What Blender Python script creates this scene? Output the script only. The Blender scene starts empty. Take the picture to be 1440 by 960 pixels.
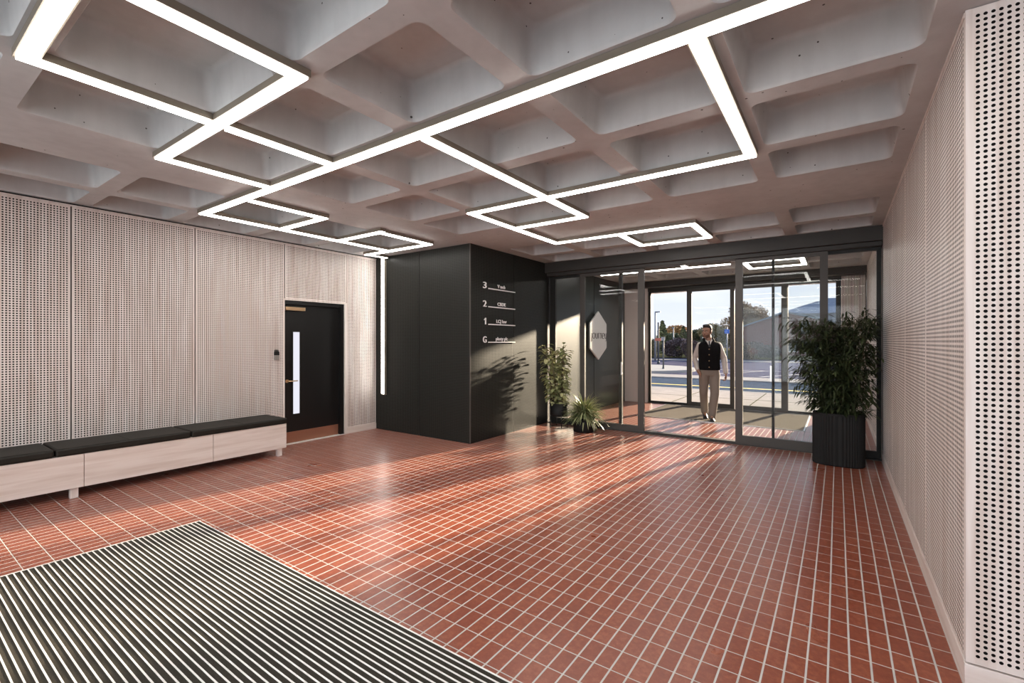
import bpy, bmesh, math, random
from mathutils import Vector, Matrix
R = random.Random(7)
S = bpy.context.scene
COL = S.collection
PI = math.pi

# ------------------------------------------------------------------ materials
def newmat(name):
    m = bpy.data.materials.new(name); m.use_nodes = True
    return m, m.node_tree, m.node_tree.nodes['Principled BSDF']

def plain(name, col, rough=.5, metal=0., spec=.5, noise=0., nscale=8., bump=0., bscale=60., stretch=None):
    m, t, b = newmat(name)
    b.inputs['Roughness'].default_value = rough
    b.inputs['Metallic'].default_value = metal
    b.inputs['Specular IOR Level'].default_value = spec
    b.inputs['Base Color'].default_value = (*col, 1)
    if noise or bump:
        tc = t.nodes.new('ShaderNodeTexCoord')
        mp = t.nodes.new('ShaderNodeMapping'); t.links.new(tc.outputs['Object'], mp.inputs[0])
        if stretch: mp.inputs['Scale'].default_value = stretch
        if noise:
            n = t.nodes.new('ShaderNodeTexNoise'); n.inputs['Scale'].default_value = nscale; n.inputs['Detail'].default_value = 5
            t.links.new(mp.outputs[0], n.inputs['Vector'])
            r = t.nodes.new('ShaderNodeValToRGB')
            r.color_ramp.elements[0].position = .3; r.color_ramp.elements[1].position = .7
            r.color_ramp.elements[0].color = (*[c*(1-noise) for c in col], 1)
            r.color_ramp.elements[1].color = (*[min(1, c*(1+noise)) for c in col], 1)
            t.links.new(n.outputs['Fac'], r.inputs[0]); t.links.new(r.outputs[0], b.inputs['Base Color'])
        if bump:
            n2 = t.nodes.new('ShaderNodeTexNoise'); n2.inputs['Scale'].default_value = bscale; n2.inputs['Detail'].default_value = 4
            t.links.new(mp.outputs[0], n2.inputs['Vector'])
            bp = t.nodes.new('ShaderNodeBump'); bp.inputs['Strength'].default_value = bump; bp.inputs['Distance'].default_value = .01
            t.links.new(n2.outputs['Fac'], bp.inputs['Height']); t.links.new(bp.outputs[0], b.inputs['Normal'])
    return m

def emis(name, col, s):
    m = bpy.data.materials.new(name); m.use_nodes = True; t = m.node_tree; t.nodes.clear()
    e = t.nodes.new('ShaderNodeEmission'); o = t.nodes.new('ShaderNodeOutputMaterial')
    e.inputs[0].default_value = (*col, 1); e.inputs[1].default_value = s
    t.links.new(e.outputs[0], o.inputs[0]); return m

def math_n(t, op, a, b=None, c=None):
    n = t.nodes.new('ShaderNodeMath'); n.operation = op
    for i, v in enumerate((a, b, c)):
        if v is None: continue
        if isinstance(v, (int, float)): n.inputs[i].default_value = v
        else: t.links.new(v, n.inputs[i])
    return n.outputs[0]

def wood(name, base, axis='Z', rough=.45, contrast=.10):
    m, t, b = newmat(name)
    tc = t.nodes.new('ShaderNodeNewGeometry'); mp = t.nodes.new('ShaderNodeMapping')
    sc = {'Z': (14, 14, .7), 'Y': (14, .8, 14), 'X': (.8, 14, 14)}[axis]
    mp.inputs['Scale'].default_value = sc; t.links.new(tc.outputs['Position'], mp.inputs[0])
    n = t.nodes.new('ShaderNodeTexNoise'); n.inputs['Scale'].default_value = 1.6; n.inputs['Detail'].default_value = 7; n.inputs['Distortion'].default_value = .6
    t.links.new(mp.outputs[0], n.inputs['Vector'])
    r = t.nodes.new('ShaderNodeValToRGB'); r.color_ramp.elements[0].position = .32; r.color_ramp.elements[1].position = .62
    r.color_ramp.elements[0].color = (base[0]*(1-contrast*1.6), base[1]*(1-contrast*2.1), base[2]*(1-contrast*2.4), 1)
    r.color_ramp.elements[1].color = (*base, 1)
    t.links.new(n.outputs['Fac'], r.inputs[0]); t.links.new(r.outputs[0], b.inputs['Base Color'])
    b.inputs['Roughness'].default_value = rough
    return m, t, b, r

def perforated(name, make, hole=.27, holecol=(.006, .005, .005), sp0=.5):
    m, t, b, src = make
    uv = t.nodes.new('ShaderNodeUVMap'); sp = t.nodes.new('ShaderNodeSeparateXYZ'); t.links.new(uv.outputs[0], sp.inputs[0])
    dx = math_n(t, 'SUBTRACT', math_n(t, 'FRACT', sp.outputs[0]), .5); dy = math_n(t, 'SUBTRACT', math_n(t, 'FRACT', sp.outputs[1]), .5)
    r2 = math_n(t, 'ADD', math_n(t, 'MULTIPLY', dx, dx), math_n(t, 'MULTIPLY', dy, dy))
    mask = math_n(t, 'LESS_THAN', r2, hole*hole)
    mx = t.nodes.new('ShaderNodeMix'); mx.data_type = 'RGBA'
    t.links.new(mask, mx.inputs[0]); t.links.new(src.outputs[0], mx.inputs[6]); mx.inputs[7].default_value = (*holecol, 1)
    t.links.new(mx.outputs[2], b.inputs['Base Color'])
    sl = math_n(t, 'SUBTRACT', sp0, math_n(t, 'MULTIPLY', mask, sp0*.9))
    t.links.new(sl, b.inputs['Specular IOR Level'])
    return m

WOODC = (.78, .715, .68)
M_wood = wood('pale_wood', WOODC, 'Z')[0]
M_woodY = wood('pale_wood_lengthwise', (.76, .68, .63), 'Y', contrast=.10)[0]
M_woodX = wood('pale_wood_cross', WOODC, 'X')[0]
M_perf = perforated('perforated_pale_wood', wood('perforated_pale_wood', WOODC, 'Z', contrast=.13), .295)
def blackpaint():
    m, t, b = newmat('perforated_black_metal')
    r = t.nodes.new('ShaderNodeRGB'); r.outputs[0].default_value = (.022, .023, .020, 1)
    b.inputs['Roughness'].default_value = .42
    return m, t, b, r
M_perfb = perforated('perforated_black_metal', blackpaint(), .27, (.006, .006, .006), .25)
M_black = plain('black_painted_metal', (.015, .0145, .013), .5, 0, .35)
M_blackm = plain('matt_black', (.008, .008, .008), .6, 0, .3)
M_doorb = plain('black_door_paint', (.006, .006, .006), .35)
M_frame = plain('dark_grey_aluminium', (.040, .036, .032), .5, .2)
M_framel = plain('grey_aluminium', (.068, .060, .054), .5, .2)
M_steel = plain('brushed_steel', (.62, .60, .58), .3, .9)
M_brass = plain('satin_brass', (.62, .42, .25), .3, .9)
M_copper = plain('copper_kick_plate', (.42, .20, .13), .4, .6)
M_pale = plain('pale_pink_plaster', (.70, .62, .59), .6)
M_backw = plain('warm_white_paint', (.70, .66, .63), .7)
M_white = plain('white_sign', (.90, .885, .88), .4)
M_cush = plain('black_leather', (.013, .012, .009), .55, 0, .3, bump=.08, bscale=200)
M_led = emis('led_diffuser', (1., .955, .90), 14.0)
M_house = plain('light_profile', (.22, .19, .15), .5, .2)
M_doorglow = emis('glowing_vision_pane', (.9, .9, 1.), .75)  # even glow put into the door pane in place of light from beyond

def concrete():
    m, t, b = newmat('cast_concrete')
    g = t.nodes.new('ShaderNodeNewGeometry')
    n = t.nodes.new('ShaderNodeTexNoise'); n.inputs['Scale'].default_value = 1.3; n.inputs['Detail'].default_value = 8; n.inputs['Roughness'].default_value = .62
    t.links.new(g.outputs['Position'], n.inputs['Vector'])
    r = t.nodes.new('ShaderNodeValToRGB'); r.color_ramp.elements[0].position = .3; r.color_ramp.elements[1].position = .72
    r.color_ramp.elements[0].color = (.43, .435, .435, 1); r.color_ramp.elements[1].color = (.565, .575, .57, 1)
    t.links.new(n.outputs['Fac'], r.inputs[0])
    mp = t.nodes.new('ShaderNodeMapping'); mp.inputs['Scale'].default_value = (11, 11, 2); t.links.new(g.outputs['Position'], mp.inputs[0])
    n3 = t.nodes.new('ShaderNodeTexNoise'); n3.inputs['Scale'].default_value = 1.; n3.inputs['Detail'].default_value = 3
    t.links.new(mp.outputs[0], n3.inputs['Vector'])
    r3 = t.nodes.new('ShaderNodeValToRGB'); r3.color_ramp.elements[0].position = .3; r3.color_ramp.elements[0].color = (.93, .93, .93, 1); r3.color_ramp.elements[1].position = .6
    t.links.new(n3.outputs['Fac'], r3.inputs[0])
    mu = t.nodes.new('ShaderNodeMix'); mu.data_type = 'RGBA'; mu.blend_type = 'MULTIPLY'; mu.inputs[0].default_value = 1
    t.links.new(r.outputs[0], mu.inputs[6]); t.links.new(r3.outputs[0], mu.inputs[7])
    # blow holes
    v = t.nodes.new('ShaderNodeTexVoronoi'); v.inputs['Scale'].default_value = 9.5; t.links.new(g.outputs['Position'], v.inputs['Vector'])
    sc = t.nodes.new('ShaderNodeSeparateColor'); t.links.new(v.outputs['Color'], sc.inputs[0])
    pit = math_n(t, 'LESS_THAN', v.outputs['Distance'], math_n(t, 'ADD', .032, math_n(t, 'MULTIPLY', sc.outputs[1], .050)))
    pit = math_n(t, 'MULTIPLY', pit, math_n(t, 'LESS_THAN', sc.outputs[0], .85))
    mx = t.nodes.new('ShaderNodeMix'); mx.data_type = 'RGBA'
    t.links.new(pit, mx.inputs[0]); t.links.new(mu.outputs[2], mx.inputs[6]); mx.inputs[7].default_value = (.05, .045, .04, 1)
    t.links.new(mx.outputs[2], b.inputs['Base Color'])
    bp = t.nodes.new('ShaderNodeBump'); bp.inputs['Strength'].default_value = .25; bp.inputs['Distance'].default_value = .01
    t.links.new(n.outputs['Fac'], bp.inputs['Height']); t.links.new(bp.outputs[0], b.inputs['Normal'])
    b.inputs['Roughness'].default_value = .62
    return m
M_conc = concrete()

def tiles():
    m, t, b = newmat('terracotta_tiles')
    g = t.nodes.new('ShaderNodeNewGeometry'); sp = t.nodes.new('ShaderNodeSeparateXYZ'); t.links.new(g.outputs['Position'], sp.inputs[0])
    PX, PY, X0, Y0, J = .0815, .150, .045, .04, .0042
    ux = math_n(t, 'DIVIDE', math_n(t, 'SUBTRACT', sp.outputs[0], X0), PX); uy = math_n(t, 'DIVIDE', math_n(t, 'SUBTRACT', sp.outputs[1], Y0), PY)
    fx = math_n(t, 'FRACT', ux); fy = math_n(t, 'FRACT', uy)
    ex = math_n(t, 'MULTIPLY', math_n(t, 'MINIMUM', fx, math_n(t, 'SUBTRACT', 1, fx)), PX)
    ey = math_n(t, 'MULTIPLY', math_n(t, 'MINIMUM', fy, math_n(t, 'SUBTRACT', 1, fy)), PY)
    e = math_n(t, 'MINIMUM', ex, math_n(t, 'MULTIPLY', ey, 1.55))
    grout = math_n(t, 'LESS_THAN', e, J)
    cb = t.nodes.new('ShaderNodeCombineXYZ'); t.links.new(math_n(t, 'FLOOR', ux), cb.inputs[0]); t.links.new(math_n(t, 'FLOOR', uy), cb.inputs[1])
    wn = t.nodes.new('ShaderNodeTexWhiteNoise'); wn.noise_dimensions = '3D'; t.links.new(cb.outputs[0], wn.inputs['Vector'])
    n = t.nodes.new('ShaderNodeTexNoise'); n.inputs['Scale'].default_value = 34; n.inputs['Detail'].default_value = 4; n.inputs['Roughness'].default_value = .7
    ad = t.nodes.new('ShaderNodeVectorMath'); ad.operation = 'ADD'; t.links.new(g.outputs['Position'], ad.inputs[0]); t.links.new(wn.outputs['Color'], ad.inputs[1])
    t.links.new(ad.outputs[0], n.inputs['Vector'])
    f = math_n(t, 'ADD', math_n(t, 'MULTIPLY', wn.outputs['Value'], .16), math_n(t, 'MULTIPLY', n.outputs['Fac'], .95))
    r = t.nodes.new('ShaderNodeValToRGB')
    el = r.color_ramp.elements
    el[0].position = .15; el[0].color = (.175, .043, .026, 1); el[1].position = .95; el[1].color = (.38, .130, .070, 1)
    k = el.new(.55); k.color = (.245, .066, .037, 1)
    t.links.new(f, r.inputs[0])
    mx = t.nodes.new('ShaderNodeMix'); mx.data_type = 'RGBA'
    t.links.new(grout, mx.inputs[0]); t.links.new(r.outputs[0], mx.inputs[6]); mx.inputs[7].default_value = (.52, .52, .50, 1)
    t.links.new(mx.outputs[2], b.inputs['Base Color'])
    n2 = t.nodes.new('ShaderNodeTexNoise'); n2.inputs['Scale'].default_value = 3; t.links.new(g.outputs['Position'], n2.inputs['Vector'])
    ro = math_n(t, 'ADD', math_n(t, 'ADD', .24, math_n(t, 'MULTIPLY', n2.outputs['Fac'], .12)), math_n(t, 'MULTIPLY', grout, .35))
    t.links.new(ro, b.inputs['Roughness'])
    h = math_n(t, 'ADD', math_n(t, 'MULTIPLY', math_n(t, 'MINIMUM', e, .008), 60), math_n(t, 'MULTIPLY', n.outputs['Fac'], .06))
    tilt = math_n(t, 'MULTIPLY', math_n(t, 'MULTIPLY', fx, math_n(t, 'SUBTRACT', wn.outputs['Value'], .5)), .25)
    bp = t.nodes.new('ShaderNodeBump'); bp.inputs['Strength'].default_value = .35; bp.inputs['Distance'].default_value = .004
    t.links.new(math_n(t, 'ADD', h, tilt), bp.inputs['Height']); t.links.new(bp.outputs[0], b.inputs['Normal'])
    b.inputs['Specular IOR Level'].default_value = .4
    return m
M_tile = tiles()

def glassm():
    m = bpy.data.materials.new('clear_glass'); m.use_nodes = True; t = m.node_tree; t.nodes.clear()
    o = t.nodes.new('ShaderNodeOutputMaterial'); mx = t.nodes.new('ShaderNodeMixShader')
    tr = t.nodes.new('ShaderNodeBsdfTransparent'); tr.inputs[0].default_value = (.965, .975, .97, 1)
    gl = t.nodes.new('ShaderNodeBsdfGlossy'); gl.inputs['Roughness'].default_value = 0.; gl.inputs[0].default_value = (1, 1, 1, 1)
    fr = t.nodes.new('ShaderNodeFresnel'); fr.inputs[0].default_value = 1.22
    t.links.new(fr.outputs[0], mx.inputs[0]); t.links.new(tr.outputs[0], mx.inputs[1]); t.links.new(gl.outputs[0], mx.inputs[2])
    t.links.new(mx.outputs[0], o.inputs[0])
    return m
M_glass = glassm()

# ------------------------------------------------------------------ mesh helpers
class MB:
    def __init__(s): s.v = []; s.f = []; s.m = []; s.uv = []; s.sm = []
    def add(s, vs, fs, mat=0, smooth=False, uvs=None):
        o = len(s.v); s.v += [tuple(p) for p in vs]
        for i, f in enumerate(fs):
            s.f.append([o+k for k in f]); s.m.append(mat); s.sm.append(smooth)
            s.uv.append(uvs[i] if uvs else None)
    def quad(s, a, b, c, d, mat=0, uv=None): s.add([a, b, c, d], [(0, 1, 2, 3)], mat, False, [uv] if uv else None)
    def box(s, x0, y0, z0, x1, y1, z1, mat=0):
        s.add([(x0,y0,z0),(x1,y0,z0),(x1,y1,z0),(x0,y1,z0),(x0,y0,z1),(x1,y0,z1),(x1,y1,z1),(x0,y1,z1)],
              [(0,3,2,1),(4,5,6,7),(0,1,5,4),(1,2,6,5),(2,3,7,6),(3,0,4,7)], mat)
    def rings(s, rings, mat=0, smooth=True, cap=True, closed=True):
        n = len(rings[0]); o = len(s.v)
        for r in rings: s.v += [tuple(p) for p in r]
        for i in range(len(rings)-1):
            for k in range(n if closed else n-1):
                k2 = (k+1) % n
                s.f.append([o+i*n+k, o+i*n+k2, o+(i+1)*n+k2, o+(i+1)*n+k]); s.m.append(mat); s.sm.append(smooth); s.uv.append(None)
        if cap:
            s.f.append([o+k for k in range(n)][::-1]); s.f.append([o+(len(rings)-1)*n+k for k in range(n)])
            for _ in (0, 1): s.m.append(mat); s.sm.append(False); s.uv.append(None)
    def lathe(s, cx, cy, prof, n=32, mat=0, smooth=True, cap=True, sx=1, sy=1):
        s.rings([[(cx+sx*r*math.cos(2*PI*k/n), cy+sy*r*math.sin(2*PI*k/n), z) for k in range(n)] for r, z in prof], mat, smooth, cap)
    def tube(s, pts, r, n=8, mat=0, cap=True):
        pts = [Vector(p) for p in pts]; rs = r if isinstance(r, (list, tuple)) else [r]*len(pts)
        out = []; up = None
        for i, p in enumerate(pts):
            d = (pts[min(i+1, len(pts)-1)]-pts[max(i-1, 0)]).normalized()
            if up is None:
                up = Vector((0, 0, 1)) if abs(d.z) < .9 else Vector((1, 0, 0))
            a = d.cross(up).normalized(); b = a.cross(d).normalized(); up = b
            out.append([p+(a*math.cos(2*PI*k/n)+b*math.sin(2*PI*k/n))*rs[i] for k in range(n)])
        s.rings(out, mat, True, cap)
    def ball(s, c, r, n=12, mat=0, m=8):
        rx, ry, rz = r if isinstance(r, (list, tuple)) else (r, r, r)
        s.rings([[(c[0]+rx*math.sin(PI*j/m)*math.cos(2*PI*k/n), c[1]+ry*math.sin(PI*j/m)*math.sin(2*PI*k/n), c[2]-rz*math.cos(PI*j/m)) for k in range(n)]
                 for j in [.05]+list(range(1, m))+[m-.05]], mat)
    def build(s, name, mats, parent=None, bevel=0, loc=None):
        me = bpy.data.meshes.new(name); me.from_pydata(s.v, [], s.f)
        if not isinstance(mats, (list, tuple)): mats = [mats]
        for m in mats: me.materials.append(m)
        me.polygons.foreach_set('material_index', s.m); me.polygons.foreach_set('use_smooth', s.sm)
        if any(u for u in s.uv):
            ul = me.uv_layers.new(name='UVMap')
            for p, u in zip(me.polygons, s.uv):
                if u:
                    for li, c in zip(p.loop_indices, u): ul.data[li].uv = c
        me.update()
        o = bpy.data.objects.new(name, me); COL.objects.link(o)
        if parent: o.parent = parent
        if bevel:
            b = o.modifiers.new('b', 'BEVEL'); b.width = bevel; b.segments = 2; b.limit_method = 'ANGLE'
        if loc: o.location = loc
        return o

def boxo(name, c, mat, parent=None, bevel=0):
    b = MB(); b.box(*c); return b.build(name, mat, parent, bevel)
def empty(name, loc=(0, 0, 0), rz=0):
    o = bpy.data.objects.new(name, None); COL.objects.link(o); o.location = loc; o.rotation_euler = (0, 0, rz); o.empty_display_size = .1; return o
def tag(o, label=None, cat=None, group=None, kind=None):
    if label: o['label'] = label
    if cat: o['category'] = cat
    if group: o['group'] = group
    if kind: o['kind'] = kind
    return o
def struct(o): o['kind'] = 'structure'; return o
def mods_apply(o):
    dg = bpy.context.evaluated_depsgraph_get(); ev = o.evaluated_get(dg)
    me = bpy.data.meshes.new_from_object(ev); old = o.data; o.modifiers.clear(); o.data = me; me.name = o.name
    return o

# ------------------------------------------------------------------ room constants (metres)
XL, XR, ZC = -6.52, .455, 2.94          # side walls, soffit
XB, YB = -4.40, 5.19                     # black core corner
YG, YO, YRET = 7.42, 11.30, 2.78         # inner glazing, outer glazing, return wall
XE, YBACK = 3.3, -3.2

# floor
fl = MB(); fl.box(XL-.2, YBACK-.1, -.12, XE+.1, 11.42, 0); struct(fl.build('floor', M_tile))

# ------------------------------------------------------------------ waffle ceiling
def rrect(x0, x1, y0, y1, r, n=6):
    out = []
    for cx, cy, a0 in ((x1-r, y1-r, 0), (x0+r, y1-r, 90), (x0+r, y0+r, 180), (x1-r, y0+r, 270)):
        for k in range(n+1):
            a = math.radians(a0+90*k/n); out.append((cx+r*math.cos(a), cy+r*math.sin(a)))
    return out
def outer_ring(X0, X1, Y0, Y1, x0, x1, y0, y1, r, n=6):
    out = []
    h = n//2
    cs = (((X1, y1-r), (X1, Y1), (x1-r, Y1)), ((x0+r, Y1), (X0, Y1), (X0, y1-r)), ((X0, y0+r), (X0, Y0), (x0+r, Y0)), ((x1-r, Y0), (X1, Y0), (X1, y0+r)))
    for a, c, b in cs:
        for k in range(n+1):
            if k <= h: t = k/h; out.append((a[0]+(c[0]-a[0])*t, a[1]+(c[1]-a[1])*t))
            else: t = (k-h)/(n-h); out.append((c[0]+(b[0]-c[0])*t, c[1]+(b[1]-c[1])*t))
    return out
def cells(iv, lo, hi):
    out = []
    for i, (a, b) in enumerate(iv):
        A = lo if i == 0 else (iv[i-1][1]+a)/2; B = hi if i == len(iv)-1 else (b+iv[i+1][0])/2
        out.append((a, b, A, B))
    return out
XI = [(-6.50, -5.86), (-5.71, -4.96), (-4.17, -3.38), (-3.225, -2.46), (-2.30, -1.525), (-1.37, -.58), (-.44, .345), (1.3, 2.1), (2.25, 3.05)]
YI = [(-2.86, -2.15), (-2.0, -1.29), (-1.15, -.43), (-.29, .43), (.575, 1.31), (1.45, 2.13), (2.275, 3.0), (3.15, 3.855), (4.0, 4.69), (5.85, 6.56), (6.70, 7.26),
      (7.62, 8.15), (8.29, 9.0), (9.14, 9.85), (9.99, 10.70)]
ce = MB()
for x0, x1, X0, X1 in cells(XI, XL-.1, XE+.1):
    for y0, y1, Y0, Y1 in cells(YI, YBACK-.1, 11.42):
        r = .06; D = .245; n = 6
        o = outer_ring(X0, X1, Y0, Y1, x0, x1, y0, y1, r)
        levels = [(0, 0, r), (.003, .006, r), (.008, .02, r*.95), (.022, D-.045, r*.9), (.026, D-.020, r*.85), (.036, D-.006, r*.75), (.055, D, r*.6)]
        rings = [[(px, py, ZC) for px, py in o]]
        for ins, dz, rr in levels:
            rings.append([(px, py, ZC+dz) for px, py in rrect(x0+ins, x1-ins, y0+ins, y1-ins, rr)])
        base = len(ce.v); N = len(o)
        for rg in rings: ce.v += rg
        for i in range(len(rings)-1):
            for k in range(N):
                k2 = (k+1) % N
                ce.f.append([base+i*N+k, base+(i+1)*N+k, base+(i+1)*N+k2, base+i*N+k2]); ce.m.append(0); ce.sm.append(i > 1); ce.uv.append(None)
        ce.f.append([base+(len(rings)-1)*N+k for k in range(N)][::-1]); ce.m.append(0); ce.sm.append(False); ce.uv.append(None)
ce.box(XL-.2, YBACK-.2, ZC+.34, XE+.2, 11.50, ZC+.5)
struct(ce.build('ceiling', M_conc))

# ------------------------------------------------------------------ perforated panels
P = .0236
def panel(name, axis, at, s0, s1, z0, z1, nrm, parent, border=.015, mats=None, gap=.006, th=.018):
    """axis 'Y': panel in a plane X=at running along Y.  nrm: +1/-1 direction of its visible face."""
    mats = mats or [M_perf, M_wood]
    s0 += gap; s1 -= gap
    L = s1-s0-2*border; nx = max(1, round(L/P)); hz = z1-z0-2*border; nz = max(1, round(hz/P))
    bs = bz = border
    A = [s0, s0+bs, s1-bs, s1]; B = [z0, z0+bz, z1-bz, z1]
    mb = MB()
    def pt(s, z, d=0):
        v = at-nrm*d
        return (v, s, z) if axis == 'Y' else (s, v, z)
    for i in range(3):
        for j in range(3):
            c = [pt(A[i], B[j]), pt(A[i+1], B[j]), pt(A[i+1], B[j+1]), pt(A[i], B[j+1])]
            if i == j == 1: mb.quad(*c, mat=0, uv=[(0, 0), (nx, 0), (nx, nz), (0, nz)])
            else: mb.quad(*c, mat=1)
    mb.quad(pt(s0, z0), pt(s0, z0, th), pt(s1, z0, th), pt(s1, z0), mat=1)
    mb.quad(pt(s0, z1), pt(s0, z1, th), pt(s1, z1, th), pt(s1, z1), mat=1)
    mb.quad(pt(s0, z0), pt(s0, z0, th), pt(s0, z1, th), pt(s0, z1), mat=1)
    mb.quad(pt(s1, z0), pt(s1, z0, th), pt(s1, z1, th), pt(s1, z1), mat=1)
    mb.quad(pt(s0, z0, th), pt(s1, z0, th), pt(s1, z1, th), pt(s0, z1, th), mat=1)
    return mb.build(name, mats, parent)

# left wall
w = MB(); w.box(XL-.25, YBACK, 0, XL-.022, 3.57, ZC); w.box(XL-.25, 3.57, 2.12, XL-.022, 4.60, ZC); w.box(XL-.25, 4.60, 0, XL-.022, YB+.1, ZC)
wl = struct(w.build('wall_left', M_blackm))
for a, b in ((-3.2, -2.10), (-2.10, -.97), (-.97, .165), (.165, 1.30), (1.30, 2.435), (2.435, 3.57)):
    panel('acoustic_panel', 'Y', XL, a, b, .10, 2.905, 1, wl)
panel('acoustic_panel', 'Y', XL, 3.575, 4.60, 2.125, 2.905, 1, wl)
panel('acoustic_panel', 'Y', XL, 4.60, YB, .10, 2.905, 1, wl)
bb = MB(); bb.box(XL-.02, YBACK, 0, XL+.004, 3.565, .097); bb.box(XL-.02, 4.60, 0, XL+.004, YB, .097); struct(bb.build('baseboard_left', M_woodY, None, .002))
tr = MB(); tr.box(XL-.02, YBACK, 2.907, XL+.006, YB, 2.922); tr.box(XL-.12, 3.56, 2.10, XL+.006, 4.60, 2.122); tr.box(XL-.12, 4.565, 0, XL+.006, 4.60, 2.10); tr.box(XL-.10, 3.555, 0, XL+.004, 3.572, 2.10)
struct(tr.build('trim_1', M_wood))

# door in the left wall
d1 = struct(empty('door_1', (XL, 3.57, 0)))
def loc_parent(o, p):
    o.parent = p; o.matrix_parent_inverse = Matrix.Translation(-p.location); return o
dm = MB(); dm.box(XL-.115, 3.572, 0, XL-.072, 4.565, 2.098)
loc_parent(dm.build('door_leaf', M_doorb), d1)
dm = MB(); dm.box(XL-.073, 4.50, 0, XL-.02, 4.565, 2.098); dm.box(XL-.073, 3.572, 2.045, XL-.02, 4.50, 2.098)
loc_parent(dm.build('door_frame', M_doorb), d1)
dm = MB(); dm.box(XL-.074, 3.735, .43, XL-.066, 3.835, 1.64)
loc_parent(dm.build('vision_panel', M_doorglow), d1)
dm = MB()
for a in ((3.722, .417, 3.735, 1.653), (3.835, .417, 3.848, 1.653), (3.735, .417, 3.835, .43), (3.735, 1.64, 3.835, 1.653)):
    dm.box(XL-.072, a[0], a[1], XL-.060, a[2], a[3])
loc_parent(dm.build('vision_panel_frame', M_black), d1)
dm = MB(); dm.box(XL-.072, 3.59, .01, XL-.066, 4.49, .17); loc_parent(dm.build('kick_plate', M_copper), d1)
dm = MB(); dm.box(XL-.072, 3.60, 1.955, XL-.015, 3.90, 2.005)
loc_parent(dm.build('door_closer', M_brass, None, .003), d1)
dm = MB(); dm.rings([[(XL-.072+dx, 3.645+.026*math.cos(a), .92+.026*math.sin(a)) for a in [2*PI*k/16 for k in range(16)]] for dx in (0, .008)])
dm.tube([(XL-.068, 3.645, .92), (XL-.015, 3.645, .92), (XL-.012, 3.66, .92), (XL-.012, 3.775, .92)], .009, 8)
loc_parent(dm.build('lever_handle', M_brass), d1)
ts = MB(); ts.box(XL-.115, 3.572, 0, XL+.004, 4.565, .008); struct(ts.build('trim_2', plain('bright_threshold', (.82, .80, .78), .4, .2)))

# back of the corridor wall behind the door, rear walls out of view
b = MB(); b.box(XL-.25, YBACK-.2, 2.75, XE+.2, YBACK, ZC+.3); b.box(XL-.25, YBACK-.2, 0, -6.0, YBACK, 2.75); b.box(2.8, YBACK-.2, 0, XE+.2, YBACK, 2.75); struct(b.build('wall_back', M_backw))
b = MB(); b.box(XE, YBACK, 0, XE+.2, YRET+.1, ZC+.3); struct(b.build('wall_side', M_backw))

# right wall and return
w = MB(); w.box(XR+.022, YRET+.02, 0, XR+.2, 11.42, ZC+.1); wr = struct(w.build('wall_right', M_blackm))
for a, b_ in ((YRET+.02, 3.90), (3.90, 4.99), (4.99, 6.07), (6.07, 7.27)):
    panel('acoustic_panel', 'Y', XR, a, b_, .11, 2.915, -1, wr, border=.016)
for a, b_ in ((7.60, 8.45), (8.45, 9.40), (9.40, 10.35), (10.35, 11.28)):
    panel('acoustic_panel', 'Y', XR, a, b_, .11, 2.80, -1, wr)
bb = MB(); bb.box(XR-.004, YRET+.0205, 0, XR+.02, 7.38, .106); bb.box(XR-.004, 7.6, 0, XR+.02, 11.28, .106); struct(bb.build('baseboard_right', M_woodY, None, .002))
tr = MB(); tr.box(XR-.003, YRET+.02, 2.917, XR+.02, 7.30, 2.939); tr.box(XR, YRET+.0015, .11, XR+.018, YRET+.022, 2.939); tr.box(XR-.003, 7.6, 2.80, XR+.02, 11.28, 2.939); struct(tr.build('trim_3', M_wood))
w = MB(); w.box(XR+.018, YRET+.022, 0, XE, YRET+.2, ZC+.1); wt = struct(w.build('wall_return', M_blackm))
panel('acoustic_panel', 'X', YRET, XR-.004, 1.60, .11, 2.937, -1, wt, border=.024)
panel('acoustic_panel', 'X', YRET, 1.60, 2.75, .11, 2.937, -1, wt, border=.024)
bb = MB(); bb.box(XR-.004, YRET-.004, 0, XE, YRET+.02, .103); struct(bb.build('baseboard_return', M_woodX, None, .002))

# black core
w = MB()
w.box(XL-.25, YB+.02, 0, XB-.02, 11.4, ZC+.1)
wc = struct(w.build('wall_core', M_black))
panel('perforated_cladding', 'X', YB, XL, -5.46, .0, 2.939, -1, wc, border=.012, mats=[M_perfb, M_black])
panel('perforated_cladding', 'X', YB, -5.46, XB-.008, .0, 2.939, -1, wc, border=.012, mats=[M_perfb, M_black])
panel('perforated_cladding', 'Y', XB, YB+.008, 6.30, .0, 2.939, 1, wc, border=.012, mats=[M_perfb, M_black])
panel('perforated_cladding', 'Y', XB, 6.30, 7.40, .0, 2.939, 1, wc, border=.012, mats=[M_perfb, M_black])
for a, b_ in ((7.58, 9.4), (9.4, 11.28)):
    panel('smooth_cladding', 'Y', XB, a, b_, .0, 2.939, 1, wc, border=.012, mats=[plain('grey_green_paint', (.033, .038, .036), .4, 0, .35), M_black])
b = MB(); b.box(XB-.012, YB-.003, 0, XB+.004, YB+.013, 2.938); loc_parent(b.build('corner_trim', M_framel), wc)

# ------------------------------------------------------------------ header beams and glazing
b = MB(); b.box(XB-.01, 7.30, 2.755, XR+.01, 7.62, ZC+.2); b.box(XB, 7.37, 2.70, XR, 7.56, 2.756)
struct(b.build('beam_inner', M_frame, None, .004))
b = MB(); b.box(XB, 10.98, 2.80, XR, 11.42, ZC+.2); b.box(-3.84, 11.24, 2.72, .06, 11.36, 2.80)
struct(b.build('beam_outer', M_frame, None, .004))
b = MB(); b.box(XB-.3, 11.42, 2.70, XR+.6, 11.6, 3.9); struct(b.build('wall_facade', M_pale))

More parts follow.
